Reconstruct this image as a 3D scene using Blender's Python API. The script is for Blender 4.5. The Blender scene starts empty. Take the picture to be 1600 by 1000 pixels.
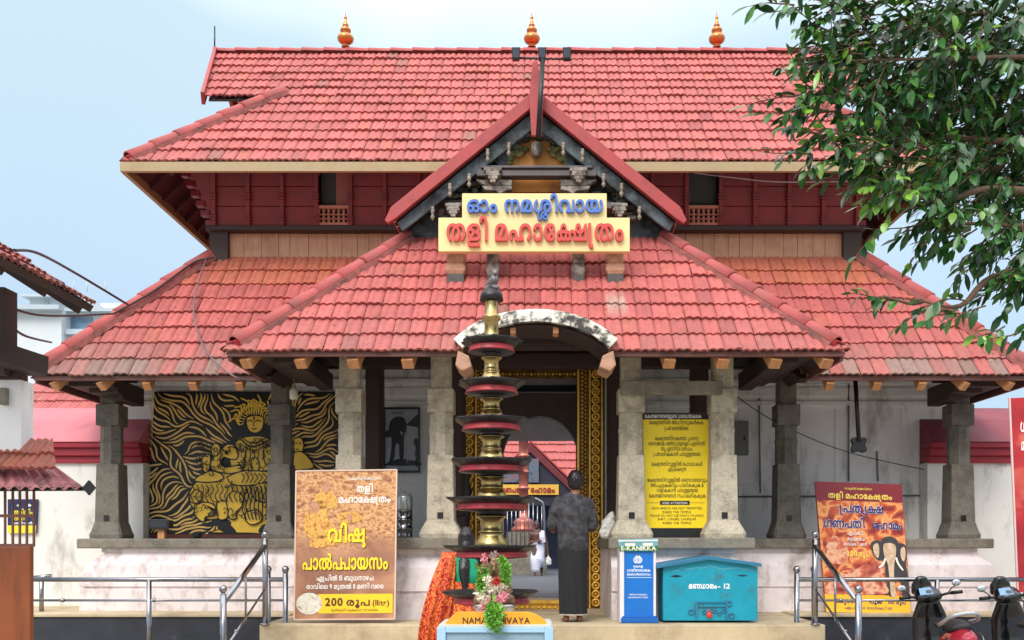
import bpy, bmesh, math, random
from mathutils import Vector, Matrix, noise
R = math.radians
scene = bpy.context.scene
COL = scene.collection

# ------------------------------------------------------------------ camera
FPX, CX, HY, ZC = 1500.0, 837.0, 848.0, 1.615      # focal length in photo pixels, principal column, horizon row, eye height
cam = bpy.data.cameras.new('camera'); camo = bpy.data.objects.new('camera', cam); COL.objects.link(camo)
camo.location = (0, 0, ZC); camo.rotation_euler = (R(90), 0, 0)
cam.sensor_width = 36; cam.lens = 36 * FPX / 1600
cam.shift_x = -(CX - 800) / 1600; cam.shift_y = (HY - 500) / 1600
cam.clip_start = 0.1; cam.clip_end = 5000
scene.camera = camo

# ------------------------------------------------------------------ light
SUN_EL, SUN_AZ = R(44), R(200)                      # azimuth clockwise from +Y: behind the camera, a little to its left
world = bpy.data.worlds.new('World'); scene.world = world; world.use_nodes = True
nt = world.node_tree; nt.nodes.clear()
wo = nt.nodes.new('ShaderNodeOutputWorld')
sky = nt.nodes.new('ShaderNodeTexSky'); sky.sky_type = 'NISHITA'; sky.sun_disc = False
sky.sun_elevation = SUN_EL; sky.sun_rotation = SUN_AZ; sky.dust_density = 3; sky.air_density = 1
b1 = nt.nodes.new('ShaderNodeBackground'); b1.inputs[1].default_value = 0.05
nt.links.new(sky.outputs[0], b1.inputs[0])
tc = nt.nodes.new('ShaderNodeTexCoord'); sp = nt.nodes.new('ShaderNodeSeparateXYZ'); nt.links.new(tc.outputs['Generated'], sp.inputs[0])
nz = nt.nodes.new('ShaderNodeTexNoise'); nz.inputs['Scale'].default_value = 1.6; nz.inputs['Detail'].default_value = 3
nt.links.new(tc.outputs['Generated'], nz.inputs['Vector'])
ad = nt.nodes.new('ShaderNodeMath'); ad.operation = 'MULTIPLY_ADD'; ad.inputs[1].default_value = 0.22; nt.links.new(nz.outputs['Fac'], ad.inputs[0])
sb = nt.nodes.new('ShaderNodeMath'); sb.operation = 'SUBTRACT'; sb.inputs[1].default_value = 0.11
nt.links.new(sp.outputs['Z'], sb.inputs[0]); nt.links.new(sb.outputs[0], ad.inputs[2])
rp = nt.nodes.new('ShaderNodeValToRGB'); nt.links.new(ad.outputs[0], rp.inputs[0])
cr = rp.color_ramp
cr.elements[0].position = 0.0; cr.elements[0].color = (.27, .36, .48, 1)
cr.elements[1].position = 1.0; cr.elements[1].color = (1.8, 1.8, 1.8, 1)
for p, c in ((.17, (.32, .42, .53, 1)), (.30, (.39, .50, .58, 1)), (.48, (.46, .58, .62, 1)), (.68, (1.5, 1.52, 1.55, 1))):
    e = cr.elements.new(p); e.color = c
b2 = nt.nodes.new('ShaderNodeBackground'); b2.inputs[1].default_value = 1.0; nt.links.new(rp.outputs[0], b2.inputs[0])
ash = nt.nodes.new('ShaderNodeAddShader'); nt.links.new(b1.outputs[0], ash.inputs[0]); nt.links.new(b2.outputs[0], ash.inputs[1])
nt.links.new(ash.outputs[0], wo.inputs[0])
sun = bpy.data.lights.new('sun', 'SUN'); sun.energy = 1.5; sun.angle = R(26); sun.color = (1, .96, .9)
suno = bpy.data.objects.new('sun', sun); COL.objects.link(suno)
sd = Vector((math.sin(SUN_AZ) * math.cos(SUN_EL), math.cos(SUN_AZ) * math.cos(SUN_EL), math.sin(SUN_EL)))
suno.rotation_euler = sd.to_track_quat('Z', 'Y').to_euler(); suno.location = (0, -5, 20)
scene.view_settings.view_transform = 'Standard'; scene.view_settings.look = 'None'
scene.view_settings.exposure = 0.35; scene.view_settings.gamma = 1
scene.cycles.max_bounces = 8; scene.cycles.diffuse_bounces = 4; scene.cycles.transparent_max_bounces = 8
try: scene.cycles.use_denoising = True
except Exception: pass

# ------------------------------------------------------------------ helpers
def W(px, py, Y): return Vector(((px - CX) / FPX * Y, Y, ZC + (HY - py) / FPX * Y))   # a photo position at a measured depth
def WX(px, Y): return (px - CX) / FPX * Y
def WZ(py, Y): return ZC + (HY - py) / FPX * Y
def lin(c):
    return tuple(((x / 255) / 12.92 if x / 255 <= .04045 else ((x / 255 + .055) / 1.055) ** 2.4) for x in c)

class MB:
    """collects shapes; build() links them as ONE mesh object"""
    def __init__(s): s.v = []; s.f = []; s.sm = []; s.marks = []
    def add(s, vs, fs, smooth=False):
        o = len(s.v); s.v += [tuple(v) for v in vs]
        for f in fs: s.f.append(tuple(i + o for i in f)); s.sm.append(smooth)
    def box(s, x0, x1, y0, y1, z0, z1):
        s.add([(x0,y0,z0),(x1,y0,z0),(x1,y1,z0),(x0,y1,z0),(x0,y0,z1),(x1,y0,z1),(x1,y1,z1),(x0,y1,z1)],
              [(0,3,2,1),(4,5,6,7),(0,1,5,4),(1,2,6,5),(2,3,7,6),(3,0,4,7)])
    def bar(s, a, b, w, h, up=(0,0,1)):
        a = Vector(a); b = Vector(b); d = (b - a).normalized(); u = Vector(up)
        x = d.cross(u)
        if x.length < 1e-4: x = d.cross(Vector((0,1,0)))
        x.normalize(); z = x.cross(d)
        vs = []
        for p in (a, b):
            for i, j in ((-1,-1),(1,-1),(1,1),(-1,1)): vs.append(p + x*(i*w/2) + z*(j*h/2))
        s.add(vs, [(0,1,2,3),(7,6,5,4),(0,4,5,1),(1,5,6,2),(2,6,7,3),(3,7,4,0)])
    def prism(s, poly, off):
        off = Vector(off); n = len(poly); vs = [Vector(p) for p in poly] + [Vector(p) + off for p in poly]
        s.add(vs, [tuple(range(n - 1, -1, -1)), tuple(range(n, 2*n))] + [(i, (i+1) % n, n + (i+1) % n, n + i) for i in range(n)])
    def poly(s, pts): s.add(pts, [tuple(range(len(pts)))])
    def tube(s, pts, r, seg=8, caps=True, closed=False):
        pts = [Vector(p) for p in pts]; n = len(pts)
        rs = r if isinstance(r, (list, tuple)) else [r] * n
        vs = []; prev = None
        for i, p in enumerate(pts):
            if closed: d = pts[(i+1) % n] - pts[i-1]
            else: d = pts[min(i+1, n-1)] - pts[max(i-1, 0)]
            d.normalize()
            if prev is None:
                ref = Vector((0,0,1)) if abs(d.z) < .9 else Vector((1,0,0)); x = d.cross(ref).normalized()
            else: x = (prev - d * prev.dot(d)).normalized()
            prev = x; y = d.cross(x)
            for k in range(seg):
                a = 2*math.pi*k/seg; vs.append(p + (x*math.cos(a) + y*math.sin(a)) * rs[i])
        fs = []
        for i in range(n if closed else n - 1):
            j = (i + 1) % n
            for k in range(seg): fs.append((i*seg+k, i*seg+(k+1) % seg, j*seg+(k+1) % seg, j*seg+k))
        s.add(vs, fs, True)
        if caps and not closed:
            o = len(s.v) - n*seg
            s.f.append(tuple(o+k for k in range(seg-1,-1,-1))); s.sm.append(False)
            s.f.append(tuple(o+(n-1)*seg+k for k in range(seg))); s.sm.append(False)
    def lathe(s, prof, c, seg=20, mod=None, smooth=True, sx=1, sy=1):
        vs = []; c = Vector(c)
        for i, (r, z) in enumerate(prof):
            for k in range(seg):
                a = 2*math.pi*k/seg; rr = r * (mod(i, a) if mod else 1)
                vs.append(c + Vector((rr*math.cos(a)*sx, rr*math.sin(a)*sy, z)))
        fs = [(i*seg+k, i*seg+(k+1) % seg, (i+1)*seg+(k+1) % seg, (i+1)*seg+k) for i in range(len(prof)-1) for k in range(seg)]
        s.add(vs, fs, smooth)
        o = len(s.v) - len(prof)*seg
        if prof[0][0] > 1e-4: s.f.append(tuple(o+k for k in range(seg-1,-1,-1))); s.sm.append(False)
        if prof[-1][0] > 1e-4: s.f.append(tuple(o+(len(prof)-1)*seg+k for k in range(seg))); s.sm.append(False)
    def sphere(s, c, r, seg=12, rings=8, sc=(1,1,1)):
        n = len(s.v); prof = [(max(1e-5, math.sin(math.pi*i/rings))*r, -math.cos(math.pi*i/rings)*r) for i in range(rings+1)]
        vs = []; fs = []
        for rr, z in prof:
            for k in range(seg):
                a = 2*math.pi*k/seg; vs.append((c[0]+rr*math.cos(a)*sc[0], c[1]+rr*math.sin(a)*sc[1], c[2]+z*sc[2]))
        for i in range(rings):
            for k in range(seg): fs.append((i*seg+k, i*seg+(k+1) % seg, (i+1)*seg+(k+1) % seg, (i+1)*seg+k))
        s.add(vs, fs, True)
    def torus(s, c, Rr, r, nrm='y', seg=12, sub=6):
        vs = []; fs = []
        for i in range(seg):
            a = 2*math.pi*i/seg
            for j in range(sub):
                b = 2*math.pi*j/sub; q = Rr + r*math.cos(b); h = r*math.sin(b)
                x, y = q*math.cos(a), q*math.sin(a)
                vs.append((c[0]+x, c[1]+h, c[2]+y) if nrm == 'y' else (c[0]+x, c[1]+y, c[2]+h))
        for i in range(seg):
            for j in range(sub): fs.append((i*sub+j, i*sub+(j+1) % sub, ((i+1) % seg)*sub+(j+1) % sub, ((i+1) % seg)*sub+j))
        s.add(vs, fs, True)
    def octo(s, cx, cy, prof, rot=0):
        """square shaft with chamfered corners: (z, half width, chamfer)"""
        vs = []
        for z, h, c in prof:
            for x, y in ((h-c,-h),(h,-h+c),(h,h-c),(h-c,h),(-h+c,h),(-h,h-c),(-h,-h+c),(-h+c,-h)): vs.append((cx+x, cy+y, z))
        n = len(prof)
        s.add(vs, [(i*8+k, i*8+(k+1) % 8, (i+1)*8+(k+1) % 8, (i+1)*8+k) for i in range(n-1) for k in range(8)] + [tuple(range(7,-1,-1)), tuple((n-1)*8+k for k in range(8))])
    def mesh(s, name):
        me = bpy.data.meshes.new(name); me.from_pydata(s.v, [], s.f); me.update()
        bm = bmesh.new(); bm.from_mesh(me); bmesh.ops.recalc_face_normals(bm, faces=bm.faces); bm.to_mesh(me); bm.free()
        if len(s.sm) == len(me.polygons): me.polygons.foreach_set('use_smooth', s.sm)
        return me
    def islands(s, name, mat, parent=None, bevel=0):
        """one object for each connected piece"""
        par = list(range(len(s.v)))
        def find(i):
            while par[i] != i: par[i] = par[par[i]]; i = par[i]
            return i
        for f in s.f:
            for i in f[1:]: par[find(i)] = find(f[0])
        groups = {}
        for k, f in enumerate(s.f): groups.setdefault(find(f[0]), []).append(k)
        for g in groups.values(): s.sub(g).build(name, mat, parent, bevel)
    def sub(s, ks):
        m = MB(); idx = {}
        for k in ks:
            f = s.f[k]
            for i in f:
                if i not in idx: idx[i] = len(m.v); m.v.append(s.v[i])
            m.f.append(tuple(idx[i] for i in f)); m.sm.append(s.sm[k])
        return m
    def build(s, name, mat, parent=None, bevel=0, label=None):
        if len(s.marks) > 1 or (s.marks and s.marks[0] > 0):
            cuts = s.marks + [len(s.f)]
            if cuts[0] > 0: s.sub(range(cuts[0])).build('printed_band', mat, parent, bevel)
            for a, b in zip(cuts[:-1], cuts[1:]):
                if b > a: o = s.sub(range(a, b)).build(name, mat, parent, bevel, label)
            return o
        o = bpy.data.objects.new(name, s.mesh(name))
        if mat: o.data.materials.append(mat)
        return link(o, parent, bevel, label)

ROOTLOC = {}
def link(o, parent=None, bevel=0, label=None):
    COL.objects.link(o)
    if parent is not None:
        o.parent = parent
        if parent.name in ROOTLOC: o.matrix_parent_inverse = Matrix.Translation(-ROOTLOC[parent.name])
    if bevel:
        m = o.modifiers.new('bevel', 'BEVEL'); m.width = bevel; m.segments = 2; m.limit_method = 'ANGLE'; m.angle_limit = R(40)
    if label: o['label'] = label
    return o
def tag(o, label, cat, group=None):
    o['label'] = label; o['category'] = cat
    if group: o['group'] = group
    return o
def thing(name, label, cat, loc=(0,0,0), group=None):
    o = bpy.data.objects.new(name, None); o.empty_display_size = .2; COL.objects.link(o); o.location = loc
    ROOTLOC[o.name] = Vector(loc)
    return tag(o, label, cat, group)
def struct(o): o['kind'] = 'structure'; return o
def copy_tree(o, loc=None, parent=None, label=None):
    c = o.copy(); COL.objects.link(c)
    if parent is not None: c.parent = parent
    if loc is not None: c.location = loc
    if label: c['label'] = label
    for ch in list(o.children): copy_tree(ch, None, c)
    return c
def catmull(pts, n=6, closed=False):
    pts = [Vector(p) for p in pts]; out = []; m = len(pts)
    for i in range(m if closed else m - 1):
        if closed: p0, p1, p2, p3 = pts[i-1], pts[i], pts[(i+1) % m], pts[(i+2) % m]
        else: p0, p1, p2, p3 = pts[max(i-1,0)], pts[i], pts[i+1], pts[min(i+2,m-1)]
        for k in range(n):
            t = k / n
            out.append(.5*((2*p1) + (p2-p0)*t + (2*p0-5*p1+4*p2-p3)*t*t + (3*p1-p0-3*p2+p3)*t**3))
    if not closed: out.append(pts[-1])
    return out

# ------------------------------------------------------------------ materials
def _n(nt, t, **k):
    n = nt.nodes.new(t)
    for a, b in k.items(): setattr(n, a, b)
    return n
def M(name, rgb, rough=.6, var=.12, scale=4, dirt=None, damt=.5, dscale=1.3, bump=0, bscale=60, metal=0, spec=.5, stretch=(1,1,1), dlo=.5, dhi=.7, attr=None, coat=0, srgb=True, drip=None):
    m = bpy.data.materials.new(name); m.use_nodes = True; nt = m.node_tree; L = nt.links.new
    bs = nt.nodes['Principled BSDF']; bs.inputs['Roughness'].default_value = rough; bs.inputs['Metallic'].default_value = metal
    bs.inputs['Specular IOR Level'].default_value = spec; bs.inputs['Coat Weight'].default_value = coat
    c = lin(rgb) if srgb else rgb
    tc = _n(nt, 'ShaderNodeTexCoord'); mp = _n(nt, 'ShaderNodeMapping'); mp.inputs['Scale'].default_value = stretch; L(tc.outputs['Object'], mp.inputs[0])
    no = _n(nt, 'ShaderNodeTexNoise'); no.inputs['Scale'].default_value = scale; no.inputs['Detail'].default_value = 7; no.inputs['Roughness'].default_value = .62; L(mp.outputs[0], no.inputs['Vector'])
    mr = _n(nt, 'ShaderNodeMapRange'); mr.inputs[1].default_value = .3; mr.inputs[2].default_value = .7; mr.inputs[3].default_value = 1-var; mr.inputs[4].default_value = 1+var; L(no.outputs['Fac'], mr.inputs[0])
    vm = _n(nt, 'ShaderNodeVectorMath', operation='SCALE'); L(mr.outputs[0], vm.inputs['Scale'])
    if attr:
        at = _n(nt, 'ShaderNodeAttribute', attribute_name=attr); L(at.outputs['Color'], vm.inputs[0])
    else: vm.inputs[0].default_value = c
    out = vm.outputs[0]
    if dirt:
        n2 = _n(nt, 'ShaderNodeTexNoise'); n2.inputs['Scale'].default_value = dscale; n2.inputs['Detail'].default_value = 9; n2.inputs['Roughness'].default_value = .68
        if drip:
            mp2 = _n(nt, 'ShaderNodeMapping'); mp2.inputs['Scale'].default_value = drip; L(tc.outputs['Object'], mp2.inputs[0]); L(mp2.outputs[0], n2.inputs['Vector'])
        else: L(tc.outputs['Object'], n2.inputs['Vector'])
        r2 = _n(nt, 'ShaderNodeMapRange'); r2.inputs[1].default_value = dlo; r2.inputs[2].default_value = dhi; r2.inputs[3].default_value = 0; r2.inputs[4].default_value = damt; L(n2.outputs['Fac'], r2.inputs[0])
        mx = _n(nt, 'ShaderNodeMix', data_type='RGBA'); L(r2.outputs[0], mx.inputs[0]); L(out, mx.inputs[6]); mx.inputs[7].default_value = (*lin(dirt), 1); out = mx.outputs[2]
    L(out, bs.inputs['Base Color'])
    if bump:
        n3 = _n(nt, 'ShaderNodeTexNoise'); n3.inputs['Scale'].default_value = bscale; n3.inputs['Detail'].default_value = 4; L(mp.outputs[0], n3.inputs['Vector'])
        bp = _n(nt, 'ShaderNodeBump'); bp.inputs['Strength'].default_value = bump; bp.inputs['Distance'].default_value = .02; L(n3.outputs['Fac'], bp.inputs['Height']); L(bp.outputs[0], bs.inputs['Normal'])
    rr = _n(nt, 'ShaderNodeMapRange'); rr.inputs[1].default_value = .3; rr.inputs[2].default_value = .7; rr.inputs[3].default_value = max(.03, rough-.08); rr.inputs[4].default_value = min(1, rough+.08); L(no.outputs['Fac'], rr.inputs[0]); L(rr.outputs[0], bs.inputs['Roughness'])
    return m

mTILE = M('roof_tile', (200,90,88), rough=.72, var=.16, scale=9, dirt=(110,70,64), damt=.5, dscale=3.2, dlo=.56, dhi=.76, bump=.25, bscale=55, attr='col')
def specks(m, col, scale, lo, hi, amt, big):
    nt = m.node_tree; L = nt.links.new; bs = nt.nodes['Principled BSDF']; src = bs.inputs['Base Color'].links[0].from_socket
    tc = _n(nt,'ShaderNodeTexCoord'); a = _n(nt,'ShaderNodeTexNoise'); a.inputs['Scale'].default_value = scale; a.inputs['Detail'].default_value = 3; L(tc.outputs['Object'], a.inputs['Vector'])
    b = _n(nt,'ShaderNodeTexNoise'); b.inputs['Scale'].default_value = big; b.inputs['Detail'].default_value = 4; L(tc.outputs['Object'], b.inputs['Vector'])
    r = _n(nt,'ShaderNodeMapRange'); r.inputs[1].default_value = lo; r.inputs[2].default_value = hi; L(a.outputs['Fac'], r.inputs[0])
    r2 = _n(nt,'ShaderNodeMapRange'); r2.inputs[1].default_value = .44; r2.inputs[2].default_value = .62; r2.inputs[4].default_value = amt; L(b.outputs['Fac'], r2.inputs[0])
    k = _n(nt,'ShaderNodeMath', operation='MULTIPLY'); L(r.outputs[0], k.inputs[0]); L(r2.outputs[0], k.inputs[1])
    mx = _n(nt,'ShaderNodeMix', data_type='RGBA'); L(k.outputs[0], mx.inputs[0]); L(src, mx.inputs[6]); mx.inputs[7].default_value = (*lin(col),1); L(mx.outputs[2], bs.inputs['Base Color'])
specks(mTILE, (48,38,38), 26, .62, .70, .95, .9)
mCAP = M('ridge_cap', (178,84,82), rough=.7, var=.15, scale=6, dirt=(130,92,84), damt=.7, dscale=4, dlo=.5, dhi=.7, bump=.25, bscale=40)
mMORTAR = M('ridge_mortar', (164,98,92), rough=.85, var=.25, scale=9, dirt=(96,72,66), damt=.8, dscale=5, dlo=.45, dhi=.65, bump=.4)
mDWOOD = M('dark_wood', (62,44,40), rough=.65, var=.25, scale=5, bump=.2, stretch=(1,1,4))
mSOFFIT = M('soffit_wood', (78,36,36), rough=.7, var=.25, scale=6, bump=.15)
mRAFT = M('rafter_wood', (196,138,92), rough=.65, var=.2, scale=7, stretch=(3,1,1), bump=.15)
mPLANK = M('light_plank', (196,146,112), rough=.6, var=.16, scale=5, stretch=(6,6,.6), dirt=(120,78,60), damt=.5, dscale=2.2, dlo=.5, dhi=.7, bump=.1)
mFASCIA = M('cream_fascia', (168,146,108), rough=.55, var=.1, scale=3, dirt=(140,110,80), damt=.5, dscale=3)
mREDW = M('red_paint', (126,28,36), rough=.42, var=.18, scale=4, dirt=(84,22,28), damt=.5, dscale=2.5)
mREDB = M('barge_red', (168,62,62), rough=.5, var=.12, scale=5, dirt=(110,50,48), damt=.5, dscale=4, bump=.1)
mSLATE = M('slate_paint', (84,96,102), rough=.6, var=.35, scale=9, dirt=(34,32,34), damt=.95, dscale=4, dlo=.45, dhi=.6, bump=.25)
mCARVE = M('carved_grey', (150,140,128), rough=.6, var=.3, scale=12, dirt=(60,48,44), damt=.8, dscale=9, dlo=.45, dhi=.6, bump=.3)
mOCHRE = M('ochre_panel', (200,134,58), rough=.6, var=.15, scale=5, dirt=(110,64,30), damt=.7, dscale=3)
mMOSS = M('mossy_carving', (150,146,92), rough=.75, var=.35, scale=14, dirt=(70,76,44), damt=.9, dscale=9, dlo=.42, dhi=.58, bump=.5)
mWALL = M('white_wall', (236,235,234), rough=.75, var=.05, scale=2, dirt=(116,104,94), damt=.8, dscale=1.5, dlo=.52, dhi=.74, bump=.08, bscale=20, drip=(2.2,2.2,.7))
mPLINTH = M('plinth_paint', (230,219,218), rough=.68, var=.07, scale=5, dirt=(140,112,96), damt=.8, dscale=2.2, dlo=.50, dhi=.72, drip=(1.8,1.8,1.0), bump=.08)
mSTONE = M('grey_stone', (134,127,114), rough=.85, var=.22, scale=9, dirt=(92,86,78), damt=.7, dscale=4, dlo=.46, dhi=.66, bump=.5, bscale=45)
mSTONED = M('dark_granite', (116,111,101), rough=.85, var=.25, scale=30, dirt=(74,70,64), damt=.7, dscale=5, dlo=.46, dhi=.66, bump=.5, bscale=55)
mSTONEB = M('light_granite', (192,181,160), rough=.85, var=.22, scale=38, dirt=(120,110,96), damt=.7, dscale=6, dlo=.48, dhi=.68, bump=.5, bscale=60)
mSTEP = M('step_stone', (196,178,146), rough=.8, var=.14, scale=5, dirt=(132,112,84), damt=.7, dscale=1.6, dlo=.48, dhi=.7, bump=.2)
mBASE = M('black_base', (46,48,56), rough=.55, var=.3, scale=5, dirt=(120,112,108), damt=.6, dscale=5, dlo=.6, dhi=.8, bump=.2)
mGROUND = M('paving', (150,143,132), rough=.85, var=.15, scale=2.5, dirt=(84,78,70), damt=.6, dscale=.6, bump=.2)
mGOLD = M('gilded_brass', (244,196,84), rough=.38, var=.2, scale=14, metal=.5, dirt=(110,72,24), damt=.5, dscale=9, dlo=.52, dhi=.7, bump=.12, bscale=70)
mGOLDD = M('dark_gilding', (120,84,40), rough=.45, var=.3, scale=12, metal=.7, dirt=(50,32,14), damt=.8, dscale=10, dlo=.45, dhi=.65, bump=.3, bscale=80)
mBRASS = M('brass', (182,158,104), rough=.3, var=.15, scale=10, metal=1, dirt=(96,84,56), damt=.6, dscale=7)
mCOPPER = M('copper_gilt', (222,132,80), rough=.22, var=.1, scale=12, metal=1)
mLRED = M('lamp_red', (172,54,62), rough=.45, var=.2, scale=8, dirt=(60,30,34), damt=.8, dscale=6, dlo=.5, dhi=.66)
mLBLK = M('lamp_black', (30,25,27), rough=.42, var=.4, scale=14, dirt=(110,98,92), damt=.5, dscale=12, dlo=.62, dhi=.75, bump=.35, bscale=30)  # soot of the rims; also blackens the collars where shadow falls
mSTEEL = M('steel_rail', (158,157,162), rough=.2, var=.08, scale=20, metal=1)
mBLACK = M('black_plastic', (26,26,28), rough=.4, var=.15, scale=10)
mDARK = M('interior_shade', (48,46,50), rough=.8, var=.2, scale=3)  # darkness of the interior put into the base colour
mGLASS = bpy.data.materials.new('clear_glass'); mGLASS.use_nodes = True
_b = mGLASS.node_tree.nodes['Principled BSDF']; _b.inputs['Transmission Weight'].default_value = 1; _b.inputs['Roughness'].default_value = .05; _b.inputs['IOR'].default_value = 1.15; _b.inputs['Base Color'].default_value = (.85,.95,.97,1)

# ------------------------------------------------------------------ lettering (visual order; capitals are joined letters and marks)
GL = {}
def ribbon(pts, w, smooth=4):
    if smooth: pts = catmull([(p[0], p[1], 0) for p in pts], smooth)
    else: pts = [Vector((p[0], p[1], 0)) for p in pts]
    n = len(pts); vs = []
    for i, p in enumerate(pts):
        d = pts[min(i+1,n-1)] - pts[max(i-1,0)]
        if d.length < 1e-9: d = Vector((1,0,0))
        d.normalize(); q = Vector((-d.y, d.x, 0)) * (w[i * (len(w)-1) // max(1,n-1)] if isinstance(w, (list, tuple)) else w) / 2
        vs += [p + q, p - q]
    return [(v.x, v.y) for v in vs], [(2*i, 2*i+1, 2*i+3, 2*i+2) for i in range(n-1)]
import numpy as np
def solid_glyph(ch, bold, n=34):
    """outline of a letter, thickened and filled by winding number (marching squares)"""
    c = bpy.data.curves.new('glyph', 'FONT'); c.body = ch; c.resolution_u = 3; c.fill_mode = 'NONE' if hasattr(c, 'fill_mode') else c.fill_mode
    o = bpy.data.objects.new('glyph', c); COL.objects.link(o); bpy.context.view_layer.update()
    me = o.to_mesh(); P = np.array([(v.co.x, v.co.y) for v in me.vertices]).reshape(-1, 2); E = np.array([tuple(e.vertices) for e in me.edges]).reshape(-1, 2)
    o.to_mesh_clear(); bpy.data.objects.remove(o); bpy.data.curves.remove(c)
    if not len(E): return [], []
    # chain the edges of each closed outline in one direction
    nb = {}
    for a, b in E: nb.setdefault(a, []).append(b); nb.setdefault(b, []).append(a)
    seen = set(); segs = []
    for st in sorted(nb):
        if st in seen: continue
        loop = [st]; seen.add(st); cur = st
        nx = max(nb[st]) if (st + 1) not in nb[st] else st + 1
        while nx not in seen:
            loop.append(nx); seen.add(nx); cand = [q for q in nb[nx] if q not in seen]; 
            if not cand: break
            nx = cand[0]
        segs += [(loop[i], loop[(i+1) % len(loop)]) for i in range(len(loop))]
    A = P[[a for a, b in segs]]; B = P[[b for a, b in segs]]
    m = bold + .05; x0, y0 = P.min(0) - m; x1, y1 = P.max(0) + m; h = 1.0/n
    nx_, ny_ = int((x1-x0)/h)+2, int((y1-y0)/h)+2
    gx, gy = np.meshgrid(x0 + h*np.arange(nx_), y0 + h*np.arange(ny_)); Q = np.stack([gx.ravel(), gy.ravel()], 1)
    D = np.full(len(Q), 9.); Wn = np.zeros(len(Q), int)
    for a, b in zip(A, B):
        ab = b - a; L2 = (ab**2).sum()
        if L2 < 1e-12: continue
        t = np.clip(((Q - a) @ ab)/L2, 0, 1); D = np.minimum(D, np.hypot(*(Q - a - t[:, None]*ab).T))
        cr_ = ab[0]*(Q[:, 1]-a[1]) - ab[1]*(Q[:, 0]-a[0])
        Wn += ((a[1] <= Q[:, 1]) & (b[1] > Q[:, 1]) & (cr_ > 0)).astype(int) - ((a[1] > Q[:, 1]) & (b[1] <= Q[:, 1]) & (cr_ < 0)).astype(int)
    F = (np.where(Wn != 0, D, -D) + bold).reshape(ny_, nx_)
    vs = []; idx = {}; fs = []
    def vert(k, x, y):
        if k not in idx: idx[k] = len(vs); vs.append((float(x), float(y)))
        return idx[k]
    for j in range(ny_-1):
        for i in range(nx_-1):
            cs = [(i, j), (i+1, j), (i+1, j+1), (i, j+1)]; f = [F[q[1], q[0]] for q in cs]
            if max(f) <= 0: continue
            poly = []
            for k in range(4):
                p, q = cs[k], cs[(k+1) % 4]; fp, fq = f[k], f[(k+1) % 4]
                if fp > 0: poly.append(vert(p, x0 + h*p[0], y0 + h*p[1]))
                if (fp > 0) != (fq > 0):
                    t = fp/(fp - fq); poly.append(vert((min(p, q), max(p, q)), x0 + h*(p[0] + (q[0]-p[0])*t), y0 + h*(p[1] + (q[1]-p[1])*t)))
            if len(poly) >= 3: fs.append(tuple(poly))
    return vs, fs
def glyph(ch, bold):
    k = (ch, bold)
    if k in GL: return GL[k]
    if ch == 'R': vs, fs = ribbon([(.08,.6),(.08,.2),(.08,-.08),(.13,-.2),(.26,-.2)], .09 + bold*2)
    elif ch == 'Y': vs, fs = ribbon([(-.05,-.02),(.1,-.16),(.26,-.12),(.3,.1),(.22,.35),(.3,.56)], .08 + bold*2)
    elif ch == 'U': vs, fs = ribbon([(-.16,.02),(-.06,-.06),(.0,-.16),(-.08,-.22),(-.16,-.17)], .07 + bold*2)
    elif ch == 'O': vs, fs = ribbon([(-.2,.02),(-.1,-.06),(-.04,-.2),(-.16,-.26),(-.3,-.2)], .07 + bold*2)
    else:
        vs, fs = solid_glyph(ch, bold)
        if vs:
            x0 = min(v[0] for v in vs); vs = [(a - x0, b) for a, b in vs]
    w = max([v[0] for v in vs] or [.3])
    GL[k] = (vs, fs, w); return GL[k]
def layout(s, bold=.0, gap=.075, eng=False):
    V = []; F = []; x = 0
    cnt = [0]
    def put(ch, dx=0, dy=0, sx=1, sy=1):
        vs, fs, w = glyph(ch + ' ' if eng else ch, bold); o = len(V); cnt[0] += 1; e = (cnt[0] % 2)*.0012
        V.extend([(x + dx + a*sx, dy + b*sy, e) for a, b in vs]); F.extend([tuple(i+o for i in f) for f in fs]); return w*sx
    for ch in s:
        if ch == ' ': x += .32; continue
        if not eng and ch == 'S': w = put('ശ'); put('ശ', w*.2, -.36, .6, .6); x += w + gap; continue
        if not eng and ch == 'K': w = put('ക', 0, 0, .72, 1); w2 = put('ഷ', w - .1, 0, .85, 1); x += w + w2 - .1 + gap; continue
        if not eng and ch == 'P': w = put('പ'); w2 = put('പ', w - .12); x += w + w2 - .12 + gap; continue
        if not eng and ch == 'D': w = put('ണ', 0, 0, .85, 1); w2 = put('ഡ', w - .08, 0, .9, 1); x += w + w2 - .08 + gap; continue
        if not eng and ch in 'UO': put(ch, -gap); x += .03; continue
        if not eng and ch in 'ിീ': x -= .13
        w = put(ch); x += w + gap
    return V, F, x - gap
def write(mb, s, fn, cx, y, h, width=None, bold=.0, eng=False, depth=0, lift=.004, align='c', track=.075):
    """letters on a panel: fn(px, py, lift) -> point; y = baseline, h = height of one em, width squeezes the line to a measured width"""
    V, F, w = layout(s, bold, track, eng)
    if not V: return
    mb.marks.append(len(mb.f))
    sx = (width / w) if width else h; x0 = cx - w*sx/2 if align == 'c' else cx
    P = [(x0 + a*sx, y - b*h, e) for a, b, e in V]
    if depth:
        n = len(P); cnt = {}
        for f in F:
            for i in range(len(f)):
                e = (f[i], f[(i+1) % len(f)]); cnt[frozenset(e)] = cnt.get(frozenset(e), 0) + 1
        vs = [fn(a, b, lift + depth + e) for a, b, e in P] + [fn(a, b, lift) for a, b, e in P]; fs = list(F)
        for f in F:
            for i in range(len(f)):
                a, b = f[i], f[(i+1) % len(f)]
                if cnt[frozenset((a, b))] == 1: fs.append((b, a, a+n, b+n))
        mb.add(vs, fs)
    else: mb.add([fn(a, b, lift + e) for a, b, e in P], F)
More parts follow.
